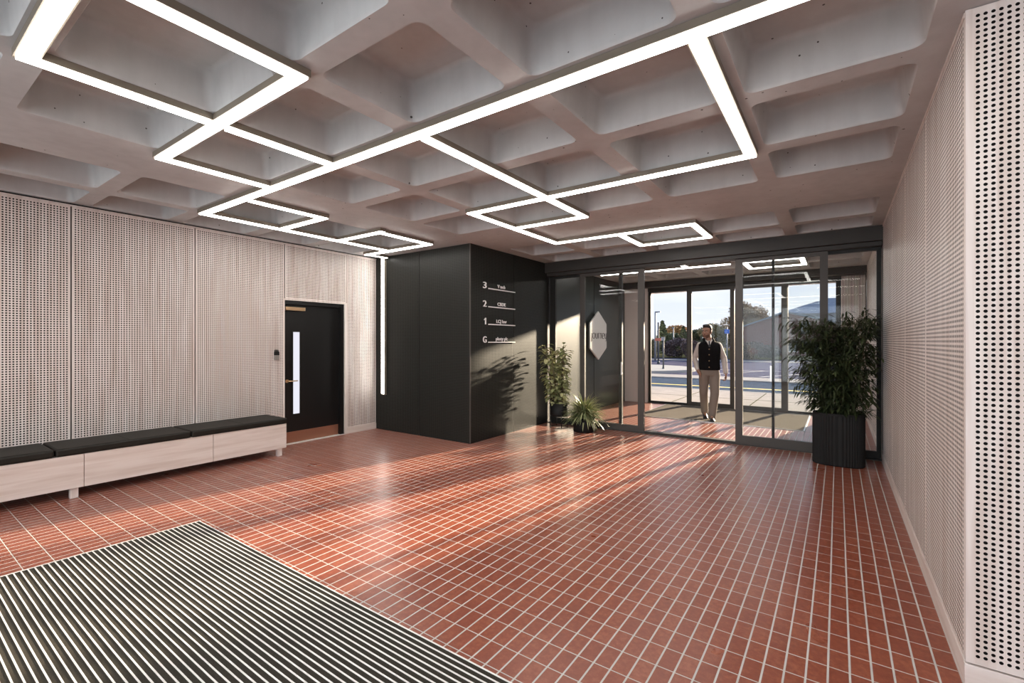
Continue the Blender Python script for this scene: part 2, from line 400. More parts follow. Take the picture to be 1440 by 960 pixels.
def screen(name, x0, x1, y, z0, z1, stile_l, stile_r, rail_b, rail_t, mat, depth=.05, handle=None):
    e = struct(empty(name, ((x0+x1)/2, y, 0)))
    f = MB(); h = depth/2
    f.box(x0, y-h, z0, x0+stile_l, y+h, z1); f.box(x1-stile_r, y-h, z0, x1, y+h, z1)
    f.box(x0+stile_l, y-h, z0, x1-stile_r, y+h, z0+rail_b); f.box(x0+stile_l, y-h, z1-rail_t, x1-stile_r, y+h, z1)
    loc_parent(f.build('frame', mat, None), e)
    g = MB(); g.box(x0+stile_l-.004, y-.005, z0+rail_b-.004, x1-stile_r+.004, y+.005, z1-rail_t+.004)
    loc_parent(g.build('glass_pane', M_glass), e)
    if handle:
        hb = MB(); hx = handle
        hb.tube([(hx, y-h+.002, .97), (hx, y-h-.035, .97)], .006); hb.tube([(hx, y-h+.002, 1.13), (hx, y-h-.035, 1.13)], .006)
        hb.box(hx-.011, y-h-.042, .94, hx+.011, y-h-.030, 1.16)
        loc_parent(hb.build('pull_handle', M_steel), e)
    return e
# fixed screens are one step behind the sliding leaves
screen('window_1', XB+.005, -2.99, 7.51, .0, 2.70, .115, .055, .10, .04, M_black)
screen('window_2', -.765, XR-.005, 7.51, .0, 2.70, .032, .045, .10, .04, M_black)
screen('door_2', -3.745, -2.59, 7.445, .012, 2.698, .09, .10, .10, .05, M_framel, .05, handle=-2.955)
screen('door_3', -1.225, -.105, 7.445, .012, 2.698, .095, .09, .125, .05, M_framel, .05, handle=-.765)
b = MB(); b.box(XB, 7.405, 0, XR, 7.485, .012); b.box(-2.59, 7.43, 0, -1.22, 7.54, .035)
struct(b.build('threshold_strip', M_frame)); 
struct(screen('window_3', -3.82, -2.86, 11.30, 0, 2.73, .06, .045, .05, .03, M_black))
struct(screen('window_4', -.88, .045, 11.30, 0, 2.73, .03, .075, .05, .03, M_black))
screen('door_4', -2.875, -1.87, 11.24, .01, 2.73, .095, .09, .09, .07, M_framel, .045)
screen('door_5', -1.855, -.86, 11.24, .01, 2.73, .03, .11, .09, .07, M_framel, .045)
b = MB(); b.box(-3.84, 11.21, 0, .06, 11.37, .012); struct(b.build('threshold_outer', M_frame))
for i in range(4):
    screen('window_%d' % (5+i), -6.0+i*2.2, -6.0+(i+1)*2.2, YBACK-.1, 0, 2.75, .05, .05, .08, .06, M_frame)
# piers
b = MB(); b.box(XB, 11.20, 0, -3.82, 11.42, 2.80); struct(b.build('wall_pier_left', M_pale))
b = MB(); b.box(.046, 11.31, 0, XR, 11.42, 2.80); pr_ = struct(b.build('wall_pier_right', M_blackm))
b = MB(); k = .055
while k < XR-.02:
    b.box(k, 11.285, .11, k+.016, 11.312, 2.80); k += .0245
loc_parent(b.build('slat_panel', M_wood), pr_)
b = MB(); b.box(.046, 11.28, 0, XR, 11.31, .108); struct(b.build('baseboard_pier', M_woodX))

# ------------------------------------------------------------------ LED lights
HW = .045
def run(parent, kind, a, b0, b1, e0=0, e1=0, z=2.898):
    """kind 'X': strip along X at Y=a from b0 to b1 ; 'Y': along Y at X=a."""
    p0, p1 = b0, b1
    h = MB(); d = MB(); q = .034; zt = 2.9385
    def bx(m, s0, s1, w, za, zb):
        if kind == 'X': m.box(s0, a-w, za, s1, a+w, zb)
        else: m.box(a-w, s0, za, a+w, s1, zb)
    if kind == 'X':
        bx(h, p0-HW, p1+HW, HW, z, zt); bx(d, p0-q, p1+q, q, z-.011, z+.006)
    else:
        bx(h, p0+HW, p1-HW, HW, z, zt); bx(d, p0+(q if e0 == 0 else HW+.01), p1-(q if e1 == 0 else HW+.01), q, z-.011, z+.006)
    ho = h.build('light_run', M_house); loc_parent(ho, parent) if parent else None
    do = d.build('diffuser', M_led); do.parent = ho; do.matrix_parent_inverse = Matrix.Identity(4)
    return ho
net = empty('linear_ceiling_light', (-3.27, 2.2, ZC))
tag(net, 'large white zigzag strip light with mitred rectangles fixed across the lobby concrete ceiling', 'ceiling light')
for a in (('X', .49, -3.27, -2.33), ('X', 1.35, -4.215, -2.33), ('X', 2.20, -5.67, .38), ('X', 3.06, -5.67, -4.765), ('X', 3.87, -5.67, -4.765),
          ('X', 4.755, -6.19, -4.80), ('X', 4.70, -3.27, -2.32), ('X', 3.875, -3.27, -.535), ('X', 5.74, -3.27, -1.41), ('X', 6.58, -2.33, -1.41)):
    run(net, *a)
for a in (('Y', -3.27, .49, 1.35, 0, 1), ('Y', -2.33, .49, 1.35, 0, 0), ('Y', -4.215, 1.35, 2.20, 0, 1), ('Y', -3.27, 1.35, 2.20, 1, 1), ('Y', -5.67, 2.20, 3.06), ('Y', -4.765, 2.20, 3.06, 1, 0),
          ('Y', -5.67, 3.06, 3.87), ('Y', -5.67, 3.87, 4.755), ('Y', -4.80, 3.87, 4.755), ('Y', -2.32, 2.20, 3.875, 1, 0), ('Y', -2.32, 3.875, 4.70), ('Y', -3.27, 3.875, 4.70), ('Y', -3.27, 4.70, 5.74),
          ('Y', -.535, 2.20, 3.875, 1, 0), ('Y', -1.41, 5.74, 6.58), ('Y', -2.33, 5.74, 6.58, 1, 0)):
    run(net, *a)
h = MB(); h.box(-6.235, 4.80, 2.898, -6.145, 5.145, 2.9385); d = MB(); d.box(-6.224, 4.78, 2.896, -6.156, 5.14, 2.90)
ho = h.build('light_run', M_house); loc_parent(ho, net); do = d.build('diffuser', M_led); do.parent = ho
vl = empty('wall_light', (-6.29, YB, .60)); tag(vl, 'tall vertical white strip light on the front of the black core beside the left wall', 'wall light')
h = MB(); h.box(-6.34, YB-.040, .60, -6.25, YB, 2.935); ho = h.build('light_profile', M_house); loc_parent(ho, vl)
d = MB(); d.box(-6.329, YB-.044, .615, -6.261, YB-.038, 2.93); do = d.build('diffuser', M_led); loc_parent(do, vl)
# vestibule fittings
v1 = empty('linear_ceiling_light', (-2.3, 9.08, ZC)); tag(v1, 'T-shaped white strip light on the ceiling beyond the glass doors, over the walking man', 'ceiling light')
run(v1, 'X', 9.08, -4.05, -1.62); run(v1, 'Y', -2.33, 8.40, 9.08, 0, 0)
v2 = empty('linear_ceiling_light', (-.9, 9.5, ZC)); tag(v2, 'closed rectangle of white strip light on the ceiling beyond the right glass door', 'ceiling light')
run(v2, 'X', 9.07, -1.36, -.49); run(v2, 'X', 9.88, -1.36, -.49); run(v2, 'Y', -1.36, 9.07, 9.88); run(v2, 'Y', -.49, 9.07, 9.88)
# unseen strip lights added behind the viewpoint to brighten the lobby
r1 = empty('linear_ceiling_light', (-1.5, -1.2, ZC)); tag(r1, 'added white strip light loop, out of view, filling the rear half of the lobby', 'ceiling light')
run(r1, 'X', -.36, -5.67, -1.41); run(r1, 'X', -2.07, -5.67, 2.17); run(r1, 'Y', -5.67, -2.07, -.36); run(r1, 'Y', -1.41, -2.07, -.36); run(r1, 'X', .50, -.40, 2.17); run(r1, 'X', 1.35, .90, 2.9); run(r1, 'Y', 2.17, .5, 1.35); run(r1, 'Y', 2.17, -2.07, .50)

# ------------------------------------------------------------------ bench
be = empty('bench', (-6.23, 1.6, 0)); tag(be, 'long low pale wood bench with black padded top along the left wall', 'bench')
b = MB(); b.box(-6.49, -.985, .10, -5.975, 3.285, .418); loc_parent(b.build('carcass', M_woodY), be)
for a, c in ((-.985, .15), (.15, 1.28), (1.28, 2.412), (2.412, 3.29)):
    b = MB(); b.box(-5.976, a+.003, .10, -5.957, c-.003, .416); loc_parent(b.build('front_board', M_woodY, None, .0015), be)
b = MB(); b.box(-6.49, 3.284, .10, -5.976, 3.298, .416); loc_parent(b.build('end_board', M_woodY), be)
for y in (-.9, 1.215, 3.215):
    for x in (-6.45, -6.01):
        b = MB(); b.box(x-.026, y-.03, 0, x+.026, y+.03, .101); loc_parent(b.build('leg', M_wood, None, .002), be)
for a, c in ((-1.0, -.04), (-.04, 1.075), (1.075, 2.185), (2.185, 3.30)):
    b = MB(); b.box(-6.495, a+.004, .418, -5.945, c-.004, .492); o = b.build('seat_cushion', M_cush, None, .018); loc_parent(o, be)
    if c-a > 1:
        m_ = (a+c)/2; s_ = MB(); s_.box(-6.48, m_-.0015, .4915, -5.965, m_+.0015, .4935); so = s_.build('seam', M_blackm); so.parent = o; so.matrix_parent_inverse = o.matrix_parent_inverse.copy()
        so.parent = o; so.matrix_parent_inverse = Matrix.Identity(4); so.location = (0, 0, 0)

# card reader
cr = empty('card_reader', (XL, 3.45, 1.31)); tag(cr, 'small black and silver card reader fixed to the perforated wall beside the black door', 'card reader')
b = MB(); b.box(XL, 3.418, 1.24, XL+.022, 3.482, 1.305); loc_parent(b.build('keypad', M_steel, None, .003), cr)
b = MB(); b.box(XL, 3.415, 1.305, XL+.026, 3.485, 1.36); loc_parent(b.build('reader_head', M_doorb, None, .003), cr)
b = MB(); b.box(XL, 3.425, 1.36, XL+.014, 3.475, 1.385); loc_parent(b.build('top_plate', M_framel, None, .003), cr)

# ------------------------------------------------------------------ mats
em = empty('entrance_mat', (-2.6, .2, 0)); tag(em, 'large dark entrance mat with thin white metal strips sunk in the tiled floor', 'mat')
b = MB(); b.box(-4.345, -1.6, .0005, -.95, 1.655, .006)
loc_parent(b.build('carpet_inserts', plain('mat_carpet', (.040, .036, .028), .95, 0, .2, noise=.35, nscale=160, bump=.6, bscale=400)), em)
b = MB(); y = 1.657
while y > -1.58:
    b.box(-4.34, y-.0070, .004, -.955, y, .0085); y -= .0322
M_alu = plain('bright_aluminium', (.86, .85, .83), .35, .15)
loc_parent(b.build('metal_strips', M_alu), em)
b = MB(); b.box(-4.353, -1.61, 0, -4.343, 1.663, .009); b.box(-.957, -1.61, 0, -.947, 1.663, .009); b.box(-4.353, -1.61, 0, -.947, -1.60, .009)
loc_parent(b.build('edge_frame', M_alu), em)
vm = empty('doormat', (-1.9, 10.15, 0)); tag(vm, 'wide grey-beige carpet mat between the inner and outer glass doors', 'mat')
b = MB(); b.box(-3.34, 9.12, 0, -.47, 11.16, .010); loc_parent(b.build('carpet', plain('grey_beige_carpet', (.20, .185, .165), .95, 0, .0, noise=.25, nscale=180, bump=.5, bscale=300)), vm)
b = MB()
for c in ((-3.355, 9.105, -3.34, 11.175), (-.47, 9.105, -.452, 11.175), (-3.34, 9.105, -.47, 9.12), (-3.34, 11.16, -.47, 11.175)): b.box(c[0], c[1], 0, c[2], c[3], .012)
loc_parent(b.build('metal_edging', M_steel), vm)

# ------------------------------------------------------------------ signs
def textmesh(name, s, size, mat, depth=.006, sx=1.0):
    cu = bpy.data.curves.new(name, 'FONT'); cu.body = s; cu.size = size; cu.extrude = depth; cu.offset = .0008
    t = bpy.data.objects.new(name, cu); COL.objects.link(t)
    me = bpy.data.meshes.new_from_object(t.evaluated_get(bpy.context.evaluated_depsgraph_get()))
    bpy.data.objects.remove(t); me.name = name; me.materials.clear(); me.materials.append(mat)
    xs = [v.co.x for v in me.vertices]; x0, x1 = min(xs), max(xs)
    ys = [v.co.y for v in me.vertices]; y0 = min(ys)
    o = bpy.data.objects.new(name, me); COL.objects.link(o)
    return o, x0, x1, y0
ROT = Matrix(((0, 0, 1, 0), (1, 0, 0, 0), (0, 1, 0, 0), (0, 0, 0, 1)))     # text x -> +Y, text y -> +Z, normal -> +X
def place_text(o, parent, y, z, x, x0, sx=1.0):
    o.data.transform(Matrix.Translation((x-parent.location.x, y-parent.location.y, z-parent.location.z)) @ ROT @ Matrix.Scale(sx, 4, (1, 0, 0)) @ Matrix.Translation((-x0, 0, 0)))
    o.parent = parent
words_ = {'3': 'third', '2': 'second', '1': 'first', 'G': 'ground'}
for ch, nm, zl, ytx, tw in (('3', 'V tech', 2.315, 5.83, .20), ('2', 'CBDE', 2.035, 5.83, .215), ('1', 'LCJ law', 1.765, 5.80, .27), ('G', 'plasty plc', 1.49, 5.785, .315)):
    e = empty('directory_sign', (XB, 5.9, zl)); tag(e, 'white floor %s lettering line on the black core for the %s floor' % (ch if ch != 'G' else 'G', words_[ch]), 'sign', 'floor directory lines')
    if ch == '1':
        b = MB(); zz = zl-.003; X_ = XB+.016
        pl = [(5.535, zz), (5.535, zz+.098), (5.520, zz+.098), (5.488, zz+.070), (5.496, zz+.060), (5.516, zz+.076), (5.516, zz)]
        b.rings([[(X_, y, z) for y, z in pl], [(X_+.012, y, z) for y, z in pl]], 0, False); loc_parent(b.build('numeral', M_white), e)
    else:
        o, x0, x1, y0 = textmesh('numeral', ch, .135, M_white); place_text(o, e, 5.465, zl-.005, XB+.022, x0, .082/(x1-x0) if ch != '1' else 1.0)
    o, x0, x1, y0 = textmesh('name_lettering', nm, .072, M_white, .004); place_text(o, e, ytx, zl+.028, XB+.022, x0, tw/(x1-x0))
    b = MB(); b.box(XB+.012, 5.60, zl-.009, XB+.022, 6.32, zl+.007); loc_parent(b.build('rule', M_white), e)
    for yy in (5.65, 6.27):
        b = MB(); b.tube([(XB-.001, yy, zl), (XB+.014, yy, zl)], .003, 6); loc_parent(b.build('spacer', M_framel), e)


hx = empty('hexagonal_sign', (XB+.05, 9.46, 1.63)); tag(hx, 'white stretched hexagonal plaque reading journey on the dark wall beyond the glass', 'sign')
yz = [(9.46, 2.165), (9.035, 1.895), (9.035, 1.355), (9.46, 1.095), (9.885, 1.355), (9.885, 1.895)]
b = MB(); b.rings([[(XB+.055, y, z) for y, z in yz], [(XB+.085, y, z) for y, z in yz]], 0, False); loc_parent(b.build('plaque', M_white, None, .002), hx)
for y, z in ((9.2, 1.8), (9.7, 1.8), (9.2, 1.45), (9.7, 1.45)):
    b = MB(); b.tube([(XB-.001, y, z), (XB+.056, y, z)], .01, 8); loc_parent(b.build('standoff', M_steel), hx)
b = MB(); xs_ = XB+.0875; tr_ = .0058
def stroke(pts): b.tube([(xs_, y, z) for y, z in pts], tr_, 6)
def arc(cy, cz, ry, rz, a0, a1, n=14): return [(cy+ry*math.cos(math.radians(a0+(a1-a0)*i/n)), cz+rz*math.sin(math.radians(a0+(a1-a0)*i/n))) for i in range(n+1)]
z0, z1 = 1.565, 1.685; zc = (z0+z1)/2; hz = .06
stroke([(9.105, z1), (9.105, z0-.03)] + arc(9.075, z0-.03, .03, .03, 0, -90)); stroke([(9.105, z1+.035), (9.105, z1+.042)])
stroke(arc(9.205, zc, .062, hz, 0, 360, 24))
stroke([(9.305, z1), (9.305, z0+.05)] + arc(9.35, z0+.05, .045, .05, 180, 360) + [(9.395, z1)])
stroke([(9.435, z0), (9.435, z1-.04)] + arc(9.475, z1-.04, .04, .04, 180, 60))
stroke([(9.53, z0), (9.53, z1-.04)] + arc(9.568, z1-.045, .038, .045, 180, 0) + [(9.606, z0)])
stroke([(9.64, zc), (9.755, zc)] + arc(9.697, zc, .058, hz, 0, 305, 20))
stroke([(9.785, z1), (9.785, z0+.05)] + arc(9.82, z0+.05, .035, .05, 180, 360)); stroke([(9.855, z1), (9.855, z0-.02)] + arc(9.825, z0-.025, .03, .03, 0, -110))
loc_parent(b.build('lettering', M_black), hx)
#PLANTS
# ------------------------------------------------------------------ plants
def leafmat(name, c1, c2, rough=.4):
    m, t, b = newmat(name)
    g = t.nodes.new('ShaderNodeNewGeometry')
    r = t.nodes.new('ShaderNodeValToRGB'); r.color_ramp.elements[0].color = (*c1, 1); r.color_ramp.elements[1].color = (*c2, 1)
    t.links.new(g.outputs['Random Per Island'], r.inputs[0]); t.links.new(r.outputs[0], b.inputs['Base Color'])
    b.inputs['Roughness'].default_value = rough
    return m
def leaf(mb, p, d, L, W, droop=.3, up=Vector((0, 0, 1)), segs=4, mat=0, prof=None, fold=.25):
    p = Vector(p); d = Vector(d).normalized(); side = d.cross(up)
    if side.length < .05: side = Vector((1, 0, 0))
    side.normalize(); prof = prof or (0.12, .8, 1., .7, .03)
    vs = []
    for i in range(segs+1):
        t_ = i/segs; w_ = W*.5*prof[min(i, len(prof)-1)]
        nrm = side.cross(d).normalized()
        vs += [tuple(p-side*w_+nrm*w_*fold), tuple(p), tuple(p+side*w_+nrm*w_*fold)]
        d = (d+Vector((0, 0, -droop/segs))).normalized(); p = p+d*(L/segs)
    fs = []
    for i in range(segs):
        a = i*3; fs += [(a, a+3, a+4, a+1), (a+1, a+4, a+5, a+2)]
    mb.add(vs, fs, mat, True)
M_bamboo = leafmat('bamboo_leaves', (.012, .022, .008), (.055, .072, .026), .5)
M_cane = plain('green_cane', (.05, .065, .025), .5)
M_ficus = leafmat('variegated_leaves', (.62, .60, .32), (.16, .19, .07), .35)
M_grass = leafmat('arching_leaves', (.10, .14, .05), (.46, .47, .25), .4)
M_soil = plain('potting_soil', (.03, .02, .014), .95, bump=.8, bscale=80)
M_stem = plain('brown_stem', (.09, .06, .035), .7)

# tall bamboo-like plant in fluted oval planter
px, py = .005, 6.93
bp_ = empty('potted_bamboo', (px, py, 0)); tag(bp_, 'tall bushy dark green bamboo in black fluted oval planter by the right wall', 'potted plant')
nfl = 56; prof_out = []
def oval(k, n, rx, ry, amp):
    a = 2*PI*k/n; f = 1+amp*abs(math.sin(nfl/2*a))
    ca, sa = math.cos(a), math.sin(a); ex = .72
    return px+rx*f*math.copysign(abs(ca)**ex, ca), py+ry*f*math.copysign(abs(sa)**ex, sa)
N = nfl*6
mb = MB(); rg = []
for z, sx_, amp in ((.0, .95, .0), (.012, .985, .03), (.60, .985, .03), (.612, 1.0, .0), (.63, 1.0, .0), (.63, .90, .0), (.56, .89, .0), (.56, .2, 0)):
    rg.append([(*oval(k, N, .262*sx_, .165*sx_, amp), z) for k in range(N)])
mb.rings(rg, 0, False, True); loc_parent(mb.build('planter', M_blackm), bp_)
mb = MB(); mb.rings([[(*oval(k, 40, .23, .14, 0), z) for k in range(40)] for z in (.561, .585)]); loc_parent(mb.build('soil', M_soil), bp_)
lv = MB(); rr = random.Random(3)
for i in range(13):
    sx0, sy0 = px+rr.uniform(-.17, .17), py+rr.uniform(-.09, .09)
    top = rr.uniform(1.55, 1.80) if i > 3 else 1.75; lx, ly = (sx0-px)*rr.uniform(.3, .95)+rr.uniform(-.08, .10), (sy0-py)*1.0+rr.uniform(-.05, .05)
    pts = [(sx0+lx*(q/8)**1.4, sy0+ly*(q/8)**1.4, .57+(top-.57)*q/8) for q in range(9)]
    cm = MB(); cm.tube(pts, [.011-.001*q for q in range(9)], 7); loc_parent(cm.build('cane', M_cane), bp_)
    nb = 30
    for j in range(nb):
        f = .06+.94*j/nb; q = f*8; i0 = min(7, int(q)); u_ = q-i0
        bpnt = Vector(pts[i0])*(1-u_)+Vector(pts[i0+1])*u_
        for _ in range(2):
            a = rr.uniform(0, 2*PI); L = rr.uniform(.16, .38)*(1.05-.35*abs(f-.55))
            dr = Vector((math.cos(a), .75*math.sin(a), rr.uniform(.0, .75))).normalized()
            tip = bpnt+dr*L
            if tip.x > .42: tip.x = .42-rr.uniform(0, .10)
            if tip.y > 7.36: tip.y = 7.36-rr.uniform(0, .04)
            mid = bpnt*.5+tip*.5+Vector((0, 0, .02))
            lv.tube([tuple(bpnt), tuple(mid), tuple(tip)], [.0025, .002, .001], 4, 1, False)
            for h_ in range(6):
                tt = rr.uniform(.35, 1.); bp2 = bpnt*(1-tt)+tip*tt
                ang = rr.uniform(-1.3, 1.3); dd = Vector((dr.x*math.cos(ang)-dr.y*math.sin(ang), dr.x*math.sin(ang)+dr.y*math.cos(ang), rr.uniform(-.55, .45)))
                LL = rr.uniform(.09, .155)
                e2 = bp2+dd.normalized()*LL
                if e2.x > .425 or e2.y > 7.38: dd = Vector((-abs(dd.x), -abs(dd.y), dd.z))
                leaf(lv, bp2, dd, LL, rr.uniform(.017, .027), .7, segs=3, prof=(.25, 1, .75, .03))
loc_parent(lv.build('foliage', [M_bamboo, M_cane]), bp_)

# round pot on wire stand with pale variegated bush
px, py = -3.99, 7.10
fp = empty('potted_rubber_plant', (px, py, 0)); tag(fp, 'upright plant with pale glossy leaves in round black pot on wire stand', 'potted plant')
mb = MB(); mb.lathe(px, py, [(.135, .205), (.15, .215), (.155, .24), (.155, .425), (.145, .425), (.142, .38), (.02, .38)], 32); loc_parent(mb.build('pot', M_blackm), fp)
mb = MB(); mb.lathe(px, py, [(.142, .381), (.13, .40), (.02, .405)], 20); loc_parent(mb.build('soil', M_soil), fp)
st = MB()
for k in range(4):
    a = PI/4+k*PI/2; st.tube([(px+.155*math.cos(a), py+.155*math.sin(a), .005), (px+.155*math.cos(a), py+.155*math.sin(a), .26)], .005, 6)
for z in (.006, .205):
    rp = [(px+.15*math.cos(2*PI*k/24), py+.15*math.sin(2*PI*k/24), z) for k in range(25)]; st.tube(rp, .005, 6)
loc_parent(st.build('plant_stand', M_black), fp)
lv = MB(); sm_ = MB(); rr = random.Random(5)
for i in range(12):
    a = rr.uniform(0, 2*PI); r0 = rr.uniform(.01, .08); top = rr.uniform(1.15, 1.44)
    sp_ = rr.uniform(.03, .25); a2 = a+rr.uniform(-.4, .4)
    pts = [(px+r0*math.cos(a)+sp_*math.cos(a2)*(q/6)**.8, py+(r0*math.sin(a)+sp_*math.sin(a2)*(q/6)**.8)*.8, .39+(top-.39)*q/6) for q in range(7)]
    sm_.tube(pts, [.008-.0008*q for q in range(7)], 6)
    for j in range(56):
        f = .04+.96*j/56; q = f*6; i0 = min(5, int(q)); u_ = q-i0
        b0 = Vector(pts[i0])*(1-u_)+Vector(pts[i0+1])*u_
        aa = rr.uniform(0, 2*PI); dd = Vector((math.cos(aa), math.sin(aa), rr.uniform(-.2, .9)))
        L = rr.uniform(.09, .145); pt_ = b0+dd.normalized()*rr.uniform(.015, .075)
        e2 = pt_+dd.normalized()*L
        if e2.x < XB+.04: dd.x = abs(dd.x)
        if e2.y > 7.36: dd.y = -abs(dd.y)
        sm_.tube([tuple(b0), tuple(pt_)], .0018, 4)
        leaf(lv, pt_, dd, L, rr.uniform(.052, .078), rr.uniform(.5, 1.3), segs=4)
loc_parent(lv.build('foliage', M_ficus), fp); loc_parent(sm_.build('stems', M_stem), fp)

# spiky plant in low bowl pot
px, py = -3.47, 7.03
gp = empty('potted_fern', (px, py, 0)); tag(gp, 'low arching grassy plant in squat black pot on the floor', 'potted plant')
mb = MB(); mb.lathe(px, py, [(.165, 0), (.178, .01), (.18, .235), (.168, .235), (.165, .20), (.02, .20)], 36); loc_parent(mb.build('pot', M_blackm), gp)
mb = MB(); mb.lathe(px, py, [(.165, .201), (.13, .215), (.02, .22)], 20); loc_parent(mb.build('soil', M_soil), gp)
lv = MB(); rr = random.Random(11)
for i in range(460):
    a = rr.uniform(0, 2*PI); e = rr.uniform(.15, 1.35); L = rr.uniform(.24, .44)
    dd = Vector((math.cos(a)*math.cos(e), math.sin(a)*math.cos(e), math.sin(e)))
    b0 = Vector((px+.05*math.cos(a)*rr.random(), py+.05*math.sin(a)*rr.random(), .215+rr.uniform(0, .12)))
    e2 = b0+dd*L
    if e2.y > 7.38: dd.y *= -.6
    leaf(lv, b0, dd, L, rr.uniform(.018, .030), rr.uniform(.6, 1.6), segs=5, prof=(.5, .9, 1, .85, .5, .03), fold=.35)
loc_parent(lv.build('foliage', M_grass), gp)
#END_PLANTS
#OUTSIDE
# ------------------------------------------------------------------ outside
CS, SN = .8179, .5754
def at(u, d):
    k = (u-720)/651*d
    return k*CS-d*SN, k*SN+d*CS
M_slab = plain('pale_paving', (.36, .345, .33), .9, 0, .0, noise=.08, nscale=3)
M_road = plain('asphalt', (.075, .10, .14), .95, 0, .0, noise=.18, nscale=6, bump=.3, bscale=200)
M_park = plain('worn_asphalt', (.10, .10, .145), .95, 0, .0, noise=.2, nscale=2)
M_kerb = plain('kerb_stone', (.40, .40, .39), .9, 0, .0)
M_yel = plain('yellow_paint', (.75, .58, .12), .7)
M_wpaint = plain('white_road_paint', (.6, .6, .62), .7)
M_lawn = plain('dry_grass', (.13, .12, .06), .95, 0, .0, noise=.3, nscale=1.2)
b = MB(); b.box(-150, -60, -.3, 150, 260, -.14); struct(b.build('ground', M_park))
b = MB(); b.box(-40, 11.42, -.14, 40, 15.35, -.012); struct(b.build('pavement', M_slab))
b = MB()
for i in range(-12, 14): b.box(i*1.7-.012, 11.43, -.013, i*1.7+.012, 15.3, -.009)
b.box(-40, 13.38, -.013, 40, 13.40, -.009); struct(b.build('paving_joints', plain('mossy_joint', (.10, .10, .06), .95, 0, .0)))
b = MB(); b.box(-40, 15.35, -.14, 40, 15.5, -.008); b.box(-60, 20.3, -.14, 60, 20.5, -.03); struct(b.build('road_kerb', M_kerb))
b = MB(); b.box(-90, 15.5, -.145, 90, 20.3, -.075); struct(b.build('road', M_road))
b = MB(); b.box(-90, 17.15, -.0755, 90, 17.35, -.072); struct(b.build('road_marking', M_yel))
b = MB(); b.box(-90, 20.5, -.14, 90, 22.0, -.035); struct(b.build('far_pavement', M_slab))
b = MB()
for i in range(14): x = -16+i*2.6; b.add([(x, 24, -.136), (x+.12, 24, -.136), (x+2.3, 29, -.136), (x+2.18, 29, -.136)], [(0, 1, 2, 3)])
b.box(-18, 29, -.137, 22, 29.12, -.135); struct(b.build('parking_lines', M_wpaint))
# kerbed island on the left
x, y = at(930, 25.0); b = MB()
b.lathe(x-2.2, y+1.2, [(3.6, -.14), (3.6, .0), (3.35, .0)], 48, 0, False); b.lathe(x-2.2, y+1.2, [(3.4, -.14), (3.4, -.02), (.1, -.02)], 48, 1, False)
struct(b.build('kerbed_island', [M_kerb, M_park]))
b = MB(); b.box(-80, 41, -.14, 60, 43, -.10); struct(b.build('distant_pavement', M_slab))
b = MB(); b.box(-140, 47, -.14, 60, 120, -.08); struct(b.build('verge', M_lawn))

def blob(mb, c, r, rr, n, ls, mat=0):
    for _ in range(n):
        a = rr.uniform(0, 2*PI); z = rr.uniform(-1, 1); q = math.sqrt(1-z*z); k = rr.uniform(.55, 1.05)
        p = Vector((c[0]+r[0]*q*math.cos(a)*k, c[1]+r[1]*q*math.sin(a)*k, c[2]+r[2]*z*k))
        d = Vector((rr.uniform(-1, 1), rr.uniform(-1, 1), rr.uniform(-1, 1))).normalized(); e = d.cross(Vector((0, 0, 1))).normalized() if abs(d.z) < .95 else Vector((1, 0, 0))
        s = ls*rr.uniform(.6, 1.3)
        mb.add([tuple(p-e*s*.5), tuple(p+d*s*.5), tuple(p+e*s*.5), tuple(p-d*s*.5)], [(0, 1, 2, 3)], mat)
def tree(u, d, base_z, top_z, w, cols, label, seed, shape='round', n=2600, cat='tree', name='tree', group=None):
    rr = random.Random(seed); x, y = at(u, d)
    e = empty(name, (x, y, -.12)); tag(e, label, cat, group)
    t_ = MB(); h = top_z-base_z
    if name == 'tree':
        t_.tube([(x, y, -.13), (x+.05, y, base_z+h*.3), (x, y, base_z+h*.7)], [.18, .13, .05], 8)
        for k in range(7):
            a = rr.uniform(0, 2*PI); zz = base_z+h*rr.uniform(.1, .6)
            t_.tube([(x, y, zz), (x+w*.3*math.cos(a), y+w*.3*math.sin(a), zz+h*.25)], [.06, .015], 5)
        loc_parent(t_.build('trunk', plain('bark', (.09, .07, .055), .9)), e)
    else:
        for k in range(5): t_.tube([(x+.1*k-.2, y, -.13), (x+.25*k-.5, y, base_z+h*.5)], .03, 5)
        loc_parent(t_.build('stems', plain('bark', (.09, .07, .055), .9)), e)
    lv = MB(); ls = max(.10, d*.0036); n = int(n*2.2)
    if shape == 'cone':
        for i in range(10):
            f = i/9; blob(lv, (x, y, base_z+h*f), (w*.5*(1-f*.85), w*.5*(1-f*.85), h*.10), rr, int(n/10*(1.2-f*.8)), ls)
    else:
        for i in range(11):
            a = rr.uniform(0, 2*PI); f = rr.uniform(0, 1); rad = w*.32*math.sqrt(max(.05, 1-(f*2-.9)**2*.8))
            blob(lv, (x+rad*math.cos(a), y+rad*math.sin(a), base_z+h*(.18+.66*f)), (w*.22, w*.22, h*.17), rr, n//11, ls)
    loc_parent(lv.build('crown', leafmat('crown_leaves', *cols, .8)), e)
    return e
GREEN = ((.06, .09, .05), (.16, .19, .10)); ORG = ((.30, .17, .07), (.55, .36, .16)); BRN = ((.12, .085, .07), (.24, .18, .13)); OLV = ((.12, .12, .06), (.30, .26, .14)); PUR = ((.11, .08, .09), (.20, .15, .15))
tree(931.5, 62, .2, 3.95, 3.0, GREEN, 'dark green pointed tree in the leftmost pane of the outer glass', 1, 'cone')
tree(940, 66, .2, 3.2, 2.6, ORG, 'small orange autumn tree beside the pointed green tree', 2)
tree(945.5, 52, .1, 2.6, 2.0, GREEN, 'low green tree between the two orange trees', 3)
tree(953, 72, .3, 4.2, 4.4, ORG, 'taller orange autumn tree behind the purple brown hedge', 4)
